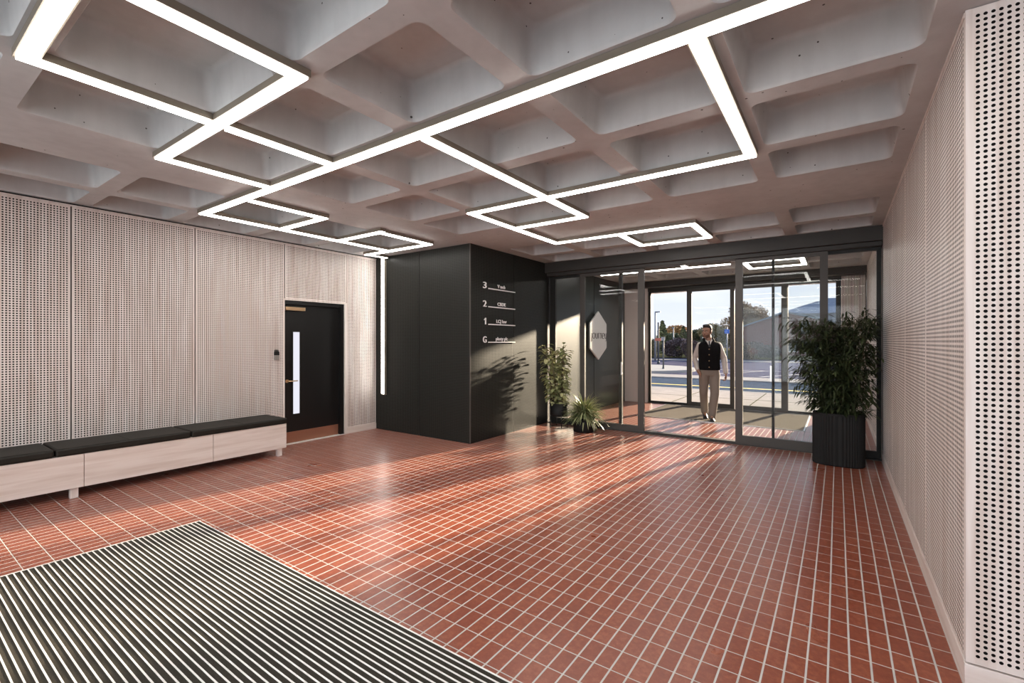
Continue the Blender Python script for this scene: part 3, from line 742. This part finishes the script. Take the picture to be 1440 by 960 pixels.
tree(961, 60, .2, 3.2, 2.2, GREEN, 'narrow green tree behind the right end of the hedge', 5, 'cone')
tree(920.5, 44, .0, 1.9, 1.2, OLV, 'yellowish bush at the left edge of the outer glass', 6, name='bush', cat='bush')
tree(955, 46, -.1, 1.85, 3.2, PUR, 'wide purple brown hedge clump beyond the car park', 7, name='bush', cat='bush', n=2200)
tree(972, 42, -.1, 1.6, 2.0, PUR, 'purple brown hedge clump half hidden behind the glass frame post', 8, name='bush', cat='bush', n=1500)
tree(984, 76, .2, 3.5, 5.0, GREEN, 'green tree seen behind the head of the walking man', 9)
tree(1008, 53, .3, 3.9, 4.2, OLV, 'olive tree right of the walking man', 10, n=3200)
tree(1029, 80, .3, 6.2, 6.5, BRN, 'brownish tree left of the tallest autumn tree', 12, n=3600)
tree(1051, 70, .4, 7.9, 7.5, ((.16, .13, .08), (.36, .28, .18)), 'tallest autumn tree, behind the brick building', 13, n=5200)
tree(1062, 41, -.1, 1.5, 4.0, ((.05, .05, .05), (.12, .10, .09)), 'dark low shrub bed at the foot of the brick building', 14, name='bush', cat='bush', n=2200)

# brick building with slate roof
def brick():
    m, t, b = newmat('purple_brown_brick')
    g = t.nodes.new('ShaderNodeNewGeometry'); mp = t.nodes.new('ShaderNodeMapping'); mp.inputs['Rotation'].default_value = (PI/2, 0, 0); t.links.new(g.outputs['Position'], mp.inputs[0])
    br = t.nodes.new('ShaderNodeTexBrick'); br.inputs['Scale'].default_value = 1; br.inputs['Brick Width'].default_value = .24; br.inputs['Row Height'].default_value = .085; br.inputs['Mortar Size'].default_value = .008
    br.inputs['Color1'].default_value = (.15, .062, .062, 1); br.inputs['Color2'].default_value = (.20, .085, .082, 1); br.inputs['Mortar'].default_value = (.16, .14, .13, 1)
    t.links.new(mp.outputs[0], br.inputs['Vector']); t.links.new(br.outputs[0], b.inputs['Base Color']); b.inputs['Roughness'].default_value = .9; b.inputs['Specular IOR Level'].default_value = 0
    return m
M_brick = brick(); M_slate = plain('blue_grey_slate', (.17, .21, .27), .7, noise=.1, nscale=2)
bx_, by_ = at(1108, 50); 
bd = empty('brick_building', (bx_, by_, 0)); tag(bd, 'dark purple brown brick building with white windows beyond the car park', 'building')
W0, W1 = at(1040, 50)[0]-1.5, at(1180, 50)[0]+14; Y0_ = by_+2; 
b = MB(); b.box(W0, Y0_, -.14, W1, Y0_+10, 3.2)
gx0, gx1 = W0+1.0, at(1155, 50)[0]+2.2; gm = at(1097, 50)[0]+.4
b.add([(gx0, Y0_-.02, 3.2), (gx1, Y0_-.02, 3.2), (gm, Y0_-.02, 4.7), (gx0, Y0_+10, 3.2), (gx1, Y0_+10, 3.2), (gm, Y0_+10, 4.7)], [(0, 1, 2), (5, 4, 3), (0, 2, 5, 3), (1, 4, 5, 2)])
loc_parent(b.build('brick_wall', M_brick), bd)
b = MB()
for sx0, sx1 in ((gx0-.3, gm), (gx1+.3, gm)):
    b.add([(sx0, Y0_-.4, 3.05), (sx1, Y0_-.4, 4.75), (sx1, Y0_+10, 4.75), (sx0, Y0_+10, 3.05), (sx0, Y0_-.4, 3.2), (sx1, Y0_-.4, 4.9), (sx1, Y0_+10, 4.9), (sx0, Y0_+10, 3.2)],
          [(0, 3, 2, 1), (4, 5, 6, 7), (0, 1, 5, 4), (1, 2, 6, 5), (2, 3, 7, 6), (3, 0, 4, 7)])
loc_parent(b.build('slate_roof', M_slate), bd)
M_wf = plain('white_window_frame', (.55, .57, .6), .5); M_wg = plain('window_glass_far', (.10, .13, .17), .1)
for u, zc_ in ((1064, .95), (1073.5, .95), (1110.5, .85), (1110.5, 3.0), (1137, .9)):
    x = at(u, 50)[0]+(Y0_-at(u, 50)[1])*.72
    f = MB(); f.box(x-.42, Y0_-.05, zc_-.62, x+.42, Y0_+.02, zc_+.62); fo = f.build('window', M_wf); loc_parent(fo, bd)
    g = MB(); g.box(x-.34, Y0_-.07, zc_-.54, x+.34, Y0_-.045, zc_-.04); g.box(x-.34, Y0_-.07, zc_+.04, x+.34, Y0_-.045, zc_+.54); go = g.build('pane', M_wg); go.parent = fo; go.matrix_parent_inverse = Matrix.Identity(4)
# large hall behind
hx_, hy_ = at(1140, 78); hb = empty('large_hall', (hx_, hy_, 0)); tag(hb, 'big pale grey hall with blue grey sheet roof rising behind the brick building', 'building')
x0 = at(1090, 78)[0]; b = MB(); b.box(x0, hy_, -.14, x0+40, hy_+25, 6.3); 
loc_parent(b.build('clad_wall', plain('blue_grey_cladding', (.22, .26, .32), .7, noise=.06, nscale=1)), hb)
b = MB(); k = x0+2
while k < x0+38: b.box(k, hy_-.06, 0, k+.08, hy_, 6.2); k += 1.9
loc_parent(b.build('wall_ribs', plain('dark_cladding_rib', (.12, .14, .17), .7)), hb)
b = MB(); b.add([(x0-.5, hy_-.5, 6.2), (x0+40, hy_-.5, 6.2), (x0+40, hy_+12, 9.6), (x0+7, hy_+12, 9.6), (x0-.5, hy_+25, 6.2), (x0+40, hy_+25, 6.2)],
              [(0, 1, 2, 3), (3, 2, 5, 4), (0, 3, 4), (1, 5, 2), (0, 4, 5, 1)])
loc_parent(b.build('sheet_roof', M_slate), hb)
# pale block at far left
x, y = at(918.2, 50); wb = empty('white_building', (x-3.3, y, 0)); tag(wb, 'sliver of white multi storey block at the left edge of the outer glass', 'building')
b = MB(); b.box(x-8, y, -.1, x-1.0, y+3, 7.4); loc_parent(b.build('wall', plain('white_render', (.8, .8, .8), .7)), wb)
for z in (1.2, 3., 4.4, 5.8):
    for q in range(3):
        b = MB(); b.box(x-1.35-q*1.6, y-.04, z, x-1.1-q*1.6, y+.02, z+.75); loc_parent(b.build('window', M_wg), wb)

M_pole = plain('galvanised_pole', (.30, .32, .34), .6, .3); M_poled = plain('dark_pole', (.08, .09, .10), .6)
x, y = at(921.5, 40); sl = empty('street_lamp', (x, y, 0)); tag(sl, 'tall grey street lamp with flat arm left in the outer glass', 'street lamp')
b = MB(); b.tube([(x, y, -.14), (x, y, 4.0)], [.09, .06], 10); loc_parent(b.build('pole', M_pole), sl)
b = MB(); b.tube([(x, y, 3.98), (x+.25, y+.15, 4.05)], .03, 8); loc_parent(b.build('arm', M_pole), sl)
b = MB(); b.box(x-.05, y, 4.02, x+.42, y+.22, 4.10); loc_parent(b.build('lamp_head', M_pole), sl)
def post(name, u, d, h, r, mat, label, cat, plate=None, pc=None, pname='sign_plate'):
    x, y = at(u, d); e = empty(name, (x, y, 0)); tag(e, label, cat)
    b = MB(); b.tube([(x, y, -.14), (x, y, h)], r, 8); b.lathe(x, y, [(r*1.6, -.14), (r*1.6, .05), (r, .06)], 8); loc_parent(b.build('pole', mat), e)
    if plate:
        b = MB(); w_, z0_, z1_ = plate; b.box(x-w_, y-r-.03, z0_, x+w_, y-r-.012, z1_); b.box(x-w_*.3, y-r-.012, z0_+.05, x+w_*.3, y, z1_-.05); loc_parent(b.build(pname, pc), e)
    return e
M_signr = plain('red_sign', (.55, .16, .10), .6); M_signb = plain('blue_sign', (.06, .18, .62), .5)
post('sign_post', 925.8, 34, 2.9, .06, M_poled, 'dark post with small red plate next to the street lamp', 'sign', (.22, 1.55, 1.75), M_signr)
post('bollard_light', 932.8, 25.5, 1.75, .045, M_poled, 'slim dark post standing on the round kerbed island', 'post', (.10, 1.55, 1.75), M_pole, 'lamp_head')
post('lamp_post', 947, 48, 3.0, .06, M_pole, 'thin grey post among the trees in the leftmost pane', 'post', (.12, 2.85, 3.), M_pole, 'lamp_head')
post('parking_sign', 1022.5, 38, 2.7, .05, M_pole, 'blue square sign on grey post right of the walking man', 'sign', (.19, 2.15, 2.5), M_signb)
#END_OUTSIDE
#MAN
# ------------------------------------------------------------------ the walking man
def solid(name, mb, mat, parent, voxel=.007, smooth=3):
    o = mb.build(name, mat)
    m = o.modifiers.new('r', 'REMESH'); m.mode = 'VOXEL'; m.voxel_size = voxel; m.use_smooth_shade = True
    if smooth:
        s = o.modifiers.new('s', 'SMOOTH'); s.factor = .5; s.iterations = smooth
    mods_apply(o)
    for p in o.data.polygons: p.use_smooth = True
    if not o.data.materials: o.data.materials.append(mat)
    o.parent = parent
    return o
def cap(mb, pts, rs, n=14):
    """chain of tapering limb segments with rounded joints"""
    P_ = []; Q_ = []
    for i in range(len(pts)-1):
        for k in range(6):
            t_ = k/6; P_.append(Vector(pts[i]).lerp(Vector(pts[i+1]), t_)); Q_.append(rs[i]*(1-t_)+rs[i+1]*t_)
    P_.append(Vector(pts[-1])); Q_.append(rs[-1]); mb.tube(P_, Q_, n)
    for p, r in zip(pts, rs): mb.ball(p, r*.98, n)
def hull_rings(mb, secs, n=28, ex=.8):
    mb.rings([[(cx+rx*math.copysign(abs(math.cos(2*PI*k/n))**ex, math.cos(2*PI*k/n)), cy+ry*math.copysign(abs(math.sin(2*PI*k/n))**ex, math.sin(2*PI*k/n)), z) for k in range(n)] for cx, cy, z, rx, ry in secs])
mx_, my_ = -2.045, 9.42
man = empty('person', (mx_, my_, .010), math.radians(20)); tag(man, 'man in black padded vest, white shirt and beige trousers walking with one hand in pocket', 'person')
M_skin = plain('skin', (.36, .20, .138), .5); M_hair = plain('black_hair', (.012, .010, .009), .55, bump=.5, bscale=90)
M_beard = plain('stubble', (.16, .085, .058), .7); M_vest = plain('black_padded_vest', (.006, .006, .007), .85, 0, .15, bump=.5, bscale=25)
M_shirt = plain('white_shirt', (.62, .57, .54), .7, bump=.4, bscale=22); M_trou = plain('beige_trousers', (.25, .212, .18), .8, bump=.45, bscale=18)
M_shoe = plain('black_shoe_leather', (.010, .010, .011), .35); M_tie = plain('dark_tie', (.02, .022, .03), .6); M_but = plain('brass_buttons', (.35, .24, .14), .4, .7)
SR = dict(s=(.204, .005, 1.425), e=(.300, .045, 1.165), w=(.318, -.03, .905)); SL = dict(s=(-.140, .005, 1.425), e=(-.215, .075, 1.175), w=(-.178, -.015, .955))
LF = dict(h=(.128, 0, .90), k=(.118, -.09, .50), a=(.062, -.10, .09)); LR = dict(h=(-.055, 0, .90), k=(-.062, .03, .50), a=(-.020, .225, .135))
# body: one continuous surface (head, neck, trunk, limbs, hands, feet)
HC = Vector((-.008, -.015, 1.685)); th = math.radians(-34); RH = Matrix.Translation(HC) @ Matrix.Rotation(math.radians(4), 4, 'X') @ Matrix.Rotation(th, 4, 'Z')
def hp(x, y, z): return tuple(RH @ Vector((x, y, z)))
b = MB()
hd = MB()   # head in its own frame, face towards -y, origin at eye height centre
hull_rings(hd, [(0, -.045, -.128, .018, .018), (0, -.043, -.120, .038, .034), (0, -.030, -.098, .055, .058), (0, -.015, -.065, .066, .078), (0, -.005, -.03, .072, .088), (0, 0, .01, .075, .093), (0, .004, .05, .076, .095),
                (0, .006, .085, .068, .086), (0, .008, .108, .048, .062), (0, .008, .119, .02, .026)], 28, .92)
hd.ball((0, .035, .02), (.072, .068, .088), 16)
hd.rings([[(-.008, -.088, .012), (.008, -.088, .012), (.006, -.08, .02), (-.006, -.08, .02)], [(-.017, -.092, -.038), (.017, -.092, -.038), (.014, -.07, -.034), (-.014, -.07, -.034)]], 0, False)
hd.ball((0, -.106, -.034), (.013, .014, .012), 10); hd.ball((.013, -.096, -.038), (.009, .01, .008), 8); hd.ball((-.013, -.096, -.038), (.009, .01, .008), 8)
hd.ball((0, -.085, .022), (.052, .014, .010), 12); hd.ball((.045, -.062, -.032), (.022, .026, .022), 10); hd.ball((-.045, -.062, -.032), (.022, .026, .022), 10)
hd.ball((0, -.088, -.066), (.024, .012, .006), 10); hd.ball((0, -.086, -.077), (.021, .011, .007), 10); hd.ball((0, -.072, -.108), (.026, .022, .020), 10)
for s in (-1, 1): hd.ball((s*.078, .008, -.01), (.009, .020, .031), 10); hd.ball((s*.080, .012, -.033), (.008, .010, .012), 8)
hd.v = [hp(*p) for p in hd.v]
o0 = len(b.v); b.v += hd.v
for f_, m_, s_, u_ in zip(hd.f, hd.m, hd.sm, hd.uv): b.f.append([o0+k for k in f_]); b.m.append(m_); b.sm.append(s_); b.uv.append(u_)
cap(b, [(.028, .025, 1.44), (.010, .012, 1.60)], [.066, .057])
hull_rings(b, [(.035, 0, .86, .13, .09), (.035, 0, .95, .16, .10), (.035, 0, 1.10, .145, .09), (.033, 0, 1.28, .17, .105), (.03, 0, 1.40, .165, .095), (.028, .005, 1.47, .09, .07)], 24)
for A in (SR, SL): cap(b, [A['s'], A['e'], A['w']], [.050, .038, .027])
cap(b, [LF['h'], LF['k'], LF['a']], [.085, .055, .034]); cap(b, [LR['h'], LR['k'], LR['a']], [.085, .055, .034])
cap(b, [LF['a'], (.055, -.20, .055)], [.032, .026]); cap(b, [LR['a'], (-.02, .12, .05)], [.032, .026])
# free hand: palm, four curled fingers, thumb
w_ = Vector(SR['w'])
def hand(o, sgn):
    b.rings([[(o.x+dx*.5+.000, o.y+dy, o.z+z) for dx, dy in ((-.026, -.040), (.026, -.036), (.026, .036), (-.026, .040))] for z in (-.095, -.03)] + [[(o.x+dx*.5, o.y+dy, o.z) for dx, dy in ((-.03, -.024), (.03, -.024), (.03, .024), (-.03, .024))]], 0, False)
    for i, (dy, L) in enumerate(((-.031, .9), (-.0105, 1.), (.0105, .95), (.031, .78))):
        p0 = Vector((o.x, o.y+dy, o.z-.092)); p1 = p0+Vector((-.012*sgn, -.002, -.036*L)); p2 = p1+Vector((-.026*sgn, 0, -.012*L)); p3 = p2+Vector((-.015*sgn, 0, .016*L))
        cap(b, [p0, p1, p2, p3], [.0098, .0090, .0082, .0070], 8)
    t0 = Vector((o.x-.004*sgn, o.y-.034, o.z-.030)); t1 = t0+Vector((-.012*sgn, -.022, -.030)); t2 = t1+Vector((-.016*sgn, -.004, -.026))
    cap(b, [t0, t1, t2], [.0125, .0105, .0085], 8)
hand(w_+Vector((.004, -.004, -.018)), 1)
# pocketed hand: back of the hand and thumb base, fingers down inside the pocket
p0 = Vector(SL['w'])
hp_ = p0+Vector((.020, -.035, -.045))
cap(b, [p0, hp_, hp_+Vector((.022, -.010, -.045))], [.028, .036, .030], 10)
for i in range(4):
    q0 = hp_+Vector((.010+.004*i, -.028+.018*i, -.05)); cap(b, [q0, q0+Vector((.016, .0, -.035)), q0+Vector((.026, 0, -.060))], [.010, .009, .008], 8)
cap(b, [p0+Vector((.018, -.045, -.02)), hp_+Vector((.020, -.045, -.03))], [.012, .010], 8)
body = solid('body', b, M_skin, man, .0055, 2)
# face details and hair
def hv(mb_): mb_.v = [hp(*p) for p in mb_.v]; return mb_
h_ = MB()
hull_rings(h_, [(0, .032, -.045, .056, .058), (0, .028, -.01, .0785, .074), (0, .020, .040, .0815, .086), (0, .010, .070, .0805, .092), (0, .002, .098, .073, .093), (0, -.002, .122, .057, .076), (0, .0, .137, .030, .042)], 28, 1.)
h_.ball((.0, -.058, .102), (.050, .036, .022), 14); h_.ball((-.018, -.064, .114), (.036, .028, .020), 12); h_.ball((.030, -.055, .106), (.030, .026, .020), 12)
for s in (-1, 1): h_.box(s*.073-.006, -.028, -.03, s*.073+.006, .01, .06)
# keep the face free: cut everything in front of the hairline below the brow
solid('hair', hv(h_), M_hair, man, .006, 2)
bd_ = MB(); hull_rings(bd_, [(0, -.045, -.130, .019, .019), (0, -.043, -.122, .040, .036), (0, -.031, -.099, .0575, .0605), (0, -.018, -.074, .0675, .078), (0, -.010, -.058, .0705, .0795)], 28, .92)
bd_.ball((0, -.095, -.056), (.024, .010, .0045), 10)
solid('beard', hv(bd_), M_beard, man, .005, 1)
for s in (-1, 1):
    e1 = MB(); e1.ball((s*.031, -.0865, .004), (.013, .008, .0058), 12); loc_ = hv(e1).build('eye', plain('eye_white', (.6, .56, .52), .3)); loc_.parent = man
    e2 = MB(); e2.ball((s*.031-.003, -.0925, .004), (.0055, .004, .0056), 10); i_ = hv(e2).build('iris', plain('dark_iris', (.015, .01, .008), .2)); i_.parent = loc_
    e3 = MB(); e3.tube([(s*.014, -.099, .021), (s*.032, -.100, .028), (s*.052, -.086, .022)], [.004, .005, .003], 8); hv(e3).build('eyebrow', M_hair, man)
e4 = MB(); e4.ball((0, -.0985, -.0655), (.021, .005, .0042), 10); e4.ball((0, -.0965, -.0755), (.018, .0055, .005), 10); hv(e4).build('lips', plain('lips', (.33, .13, .10), .5), man)
# shirt (sleeves, trunk, collar)
s_ = MB()
hull_rings(s_, [(.035, 0, .93, .165, .105), (.035, 0, 1.10, .165, .105), (.033, 0, 1.28, .19, .12), (.03, 0, 1.40, .185, .11), (.028, .005, 1.475, .105, .082), (.024, .006, 1.50, .075, .075)], 24)
for A in (SR, SL): cap(s_, [(A['s'][0]+(-.010 if A is SR else .010), A['s'][1], A['s'][2]-.005), A['e'], A['w']], [.062, .054, .042])
solid('shirt', s_, M_shirt, man, .008, 3)
c_ = MB(); c_.tube([(.072, -.062, 1.505), (.079, .0, 1.535), (.045, .060, 1.545), (-.008, .060, 1.545), (-.046, .0, 1.535), (-.038, -.062, 1.505), (.004, -.098, 1.478)], [.012, .014, .015, .015, .014, .013, .009], 8)
c_.tube([(.072, -.062, 1.505), (.024, -.100, 1.478)], [.013, .009], 8); c_.build('shirt_collar', M_shirt, man)
c_ = MB(); c_.add([(-.034, -.075, 1.505), (.066, -.075, 1.505), (.018, -.128, 1.395), (-.034, -.105, 1.503), (.066, -.105, 1.503), (.018, -.142, 1.385)], [(0, 1, 2), (3, 5, 4), (0, 3, 4, 1), (1, 4, 5, 2), (2, 5, 3, 0)]); c_.build('shirt_front', M_shirt, man)
c_ = MB(); c_.rings([[(.018+w*sx_, -.112-.030*t_, 1.497-t_*.105) if i < 2 else (.018+w*sx_, -.127-.030*t_, 1.497-t_*.105) for i, sx_ in enumerate((-1, 1, 1, -1))] for t_, w in ((0, .014), (.22, .012), (.25, .010), (1., .017))], 0, False); c_.build('tie', M_tie, man)
v_ = MB()
hull_rings(v_, [(.038, 0, .945, 0.180, .132), (.038, 0, .965, 0.194, .142), (.036, 0, 1.02, 0.192, .140), (.035, 0, 1.10, 0.187, .136), (.034, -.004, 1.20, 0.193, .140), (.033, -.004, 1.30, 0.200, .144), (.032, 0, 1.38, 0.204, .138), (.031, .002, 1.43, 0.202, .128), (.030, .008, 1.468, 0.168, .110), (.028, .012, 1.50, 0.099, .092)], 28, .85)
v_.tube([(-.050, -.105, 1.45), (-.062, -.05, 1.505), (-.055, .03, 1.545), (.0, .080, 1.555), (.050, .078, 1.555), (.096, .03, 1.545), (.100, -.05, 1.505), (.086, -.105, 1.45)], [.020, .026, .026, .026, .026, .026, .026, .020], 10)
vest = solid('vest', v_, M_vest, man, .008, 2)
for z in (1.345, 1.24, 1.125, 1.005):
    q = MB(); q.tube([(.012, -.146, z), (.012, -.152, z)], .010, 10); q.build('button', M_but, man)
q = MB(); q.tube([(.012, -.141, 1.40), (.012, -.149, 1.30), (.012, -.147, 1.20), (.012, -.142, 1.10), (.012, -.147, .97)], .004, 6); q.build('placket', M_vest, man)
t_ = MB()
hull_rings(t_, [(.036, 0, .845, .165, .115), (.036, 0, .90, .178, .118), (.036, 0, .985, .168, .112)], 26)
cap(t_, [(LF['h'][0], 0, .86), LF['k'], (LF['a'][0]+.002, LF['a'][1]-.004, .070)], [.100, .080, .070]); cap(t_, [(LR['h'][0], 0, .86), LR['k'], (LR['a'][0], LR['a'][1]-.004, .118)], [.100, .078, .068])
solid('trousers', t_, M_trou, man, .008, 3)
def shoe(ax, ay, tx, ty, az, lift):
    m_ = MB(); A = Vector((ax, ay, az)); T = Vector((tx, ty, .036)); d_ = (T-A); d_.z = 0; d_.normalize()
    heel = Vector((ax, ay, lift))-d_*.035; secs = []
    for f_, wd_, hh in ((0, .030, .05), (.12, .038, .075), (.35, .037, .072), (.6, .044, .05), (.85, .046, .038), (.97, .034, .028), (1., .016, .016)):
        c = heel.lerp(Vector((tx, ty, 0.002))+d_*.055, f_); c.z = lift*(1-min(1, f_*1.35))+.001 if lift > .01 else .001
        s = Vector((-d_.y, d_.x, 0)); secs.append([tuple(c-s*wd_), tuple(c+s*wd_), tuple(c+s*wd_*.92+Vector((0, 0, hh*.6))), tuple(c+s*wd_*.4+Vector((0, 0, hh))), tuple(c-s*wd_*.4+Vector((0, 0, hh))), tuple(c-s*wd_*.92+Vector((0, 0, hh*.6)))])
    m_.rings(secs, 0, True); m_.tube([tuple(A-Vector((0, 0, .05))), tuple(A+Vector((0, 0, .02)))], [.050, .040], 12)
    return solid('shoe', m_, M_shoe, man, .006, 2)
shoe(LF['a'][0], LF['a'][1], .052, -.27, .085, 0)
shoe(LR['a'][0], LR['a'][1], -.022, .075, .13, .06)
for A_, kx in ((LF['a'], .0), (LR['a'], .03)):
    q = MB(); q.tube([(A_[0], A_[1], A_[2]-.045), (A_[0], A_[1], A_[2]+.07)], [.049, .046], 14); q.build('sock', M_shoe, man)
#END_MAN
# ------------------------------------------------------------------ light and camera
sun = bpy.data.lights.new('sun', 'SUN'); sun.energy = 20; sun.angle = math.radians(1.6); sun.color = (1., .80, .60)
so = bpy.data.objects.new('sun', sun); COL.objects.link(so)
el, az = math.radians(12.3), math.radians(-104)
dv = Vector((math.cos(el)*math.cos(az), math.cos(el)*math.sin(az), -math.sin(el)))
so.rotation_euler = dv.to_track_quat('-Z', 'Y').to_euler(); so.location = (1, 20, 8)

# added area lamp outside the rear glazing, standing in for daylight
al = bpy.data.lights.new('rear_fill_lamp', 'AREA'); al.shape = 'RECTANGLE'; al.size = 8.6; al.size_y = 2.6; al.energy = 200; al.color = (.90, .95, 1.)
ao = bpy.data.objects.new('rear_fill_lamp', al); COL.objects.link(ao); ao.location = (-1.6, YBACK-.35, 1.4); ao.rotation_euler = (math.radians(90+12), 0, 0)

wd = bpy.data.worlds.new('sky'); S.world = wd; wd.use_nodes = True; t = wd.node_tree; bg = t.nodes['Background']
tc = t.nodes.new('ShaderNodeTexCoord'); sp = t.nodes.new('ShaderNodeSeparateXYZ'); t.links.new(tc.outputs['Generated'], sp.inputs[0])
r = t.nodes.new('ShaderNodeValToRGB'); e_ = r.color_ramp.elements
e_[0].position = 0.; e_[0].color = (.80, .82, .90, 1); e_[1].position = .6; e_[1].color = (.30, .44, .78, 1); k = e_.new(.16); k.color = (.66, .73, .90, 1)
t.links.new(sp.outputs[2], r.inputs[0])
mp = t.nodes.new('ShaderNodeMapping'); mp.inputs['Scale'].default_value = (2.5, 2.5, 14); t.links.new(tc.outputs['Generated'], mp.inputs[0])
n = t.nodes.new('ShaderNodeTexNoise'); n.inputs['Scale'].default_value = 1.4; n.inputs['Detail'].default_value = 6; t.links.new(mp.outputs[0], n.inputs['Vector'])
r2 = t.nodes.new('ShaderNodeValToRGB'); r2.color_ramp.elements[0].position = .45; r2.color_ramp.elements[1].position = .72; t.links.new(n.outputs['Fac'], r2.inputs[0])
mx = t.nodes.new('ShaderNodeMix'); mx.data_type = 'RGBA'; t.links.new(r2.outputs[0], mx.inputs[0]); t.links.new(r.outputs[0], mx.inputs[6]); mx.inputs[7].default_value = (.92, .92, .95, 1)
t.links.new(mx.outputs[2], bg.inputs[0]); bg.inputs[1].default_value = 1.0

cam = bpy.data.cameras.new('camera'); co = bpy.data.objects.new('camera', cam); COL.objects.link(co)
cam.sensor_fit = 'HORIZONTAL'; cam.sensor_width = 36; cam.lens = 651/1440*36; cam.clip_start = .05; cam.clip_end = 500
co.location = (0, 0, 1.5); co.rotation_euler = (PI/2, 0, math.atan2(458, 651)); S.camera = co
S.view_settings.view_transform = 'Standard'; S.view_settings.look = 'None'; S.view_settings.gamma = 1; S.view_settings.use_curve_mapping = False
S.view_settings.exposure = 0.36
S.cycles.max_bounces = 10; S.cycles.transparent_max_bounces = 24; S.cycles.diffuse_bounces = 5; S.cycles.caustics_reflective = False; S.cycles.caustics_refractive = False
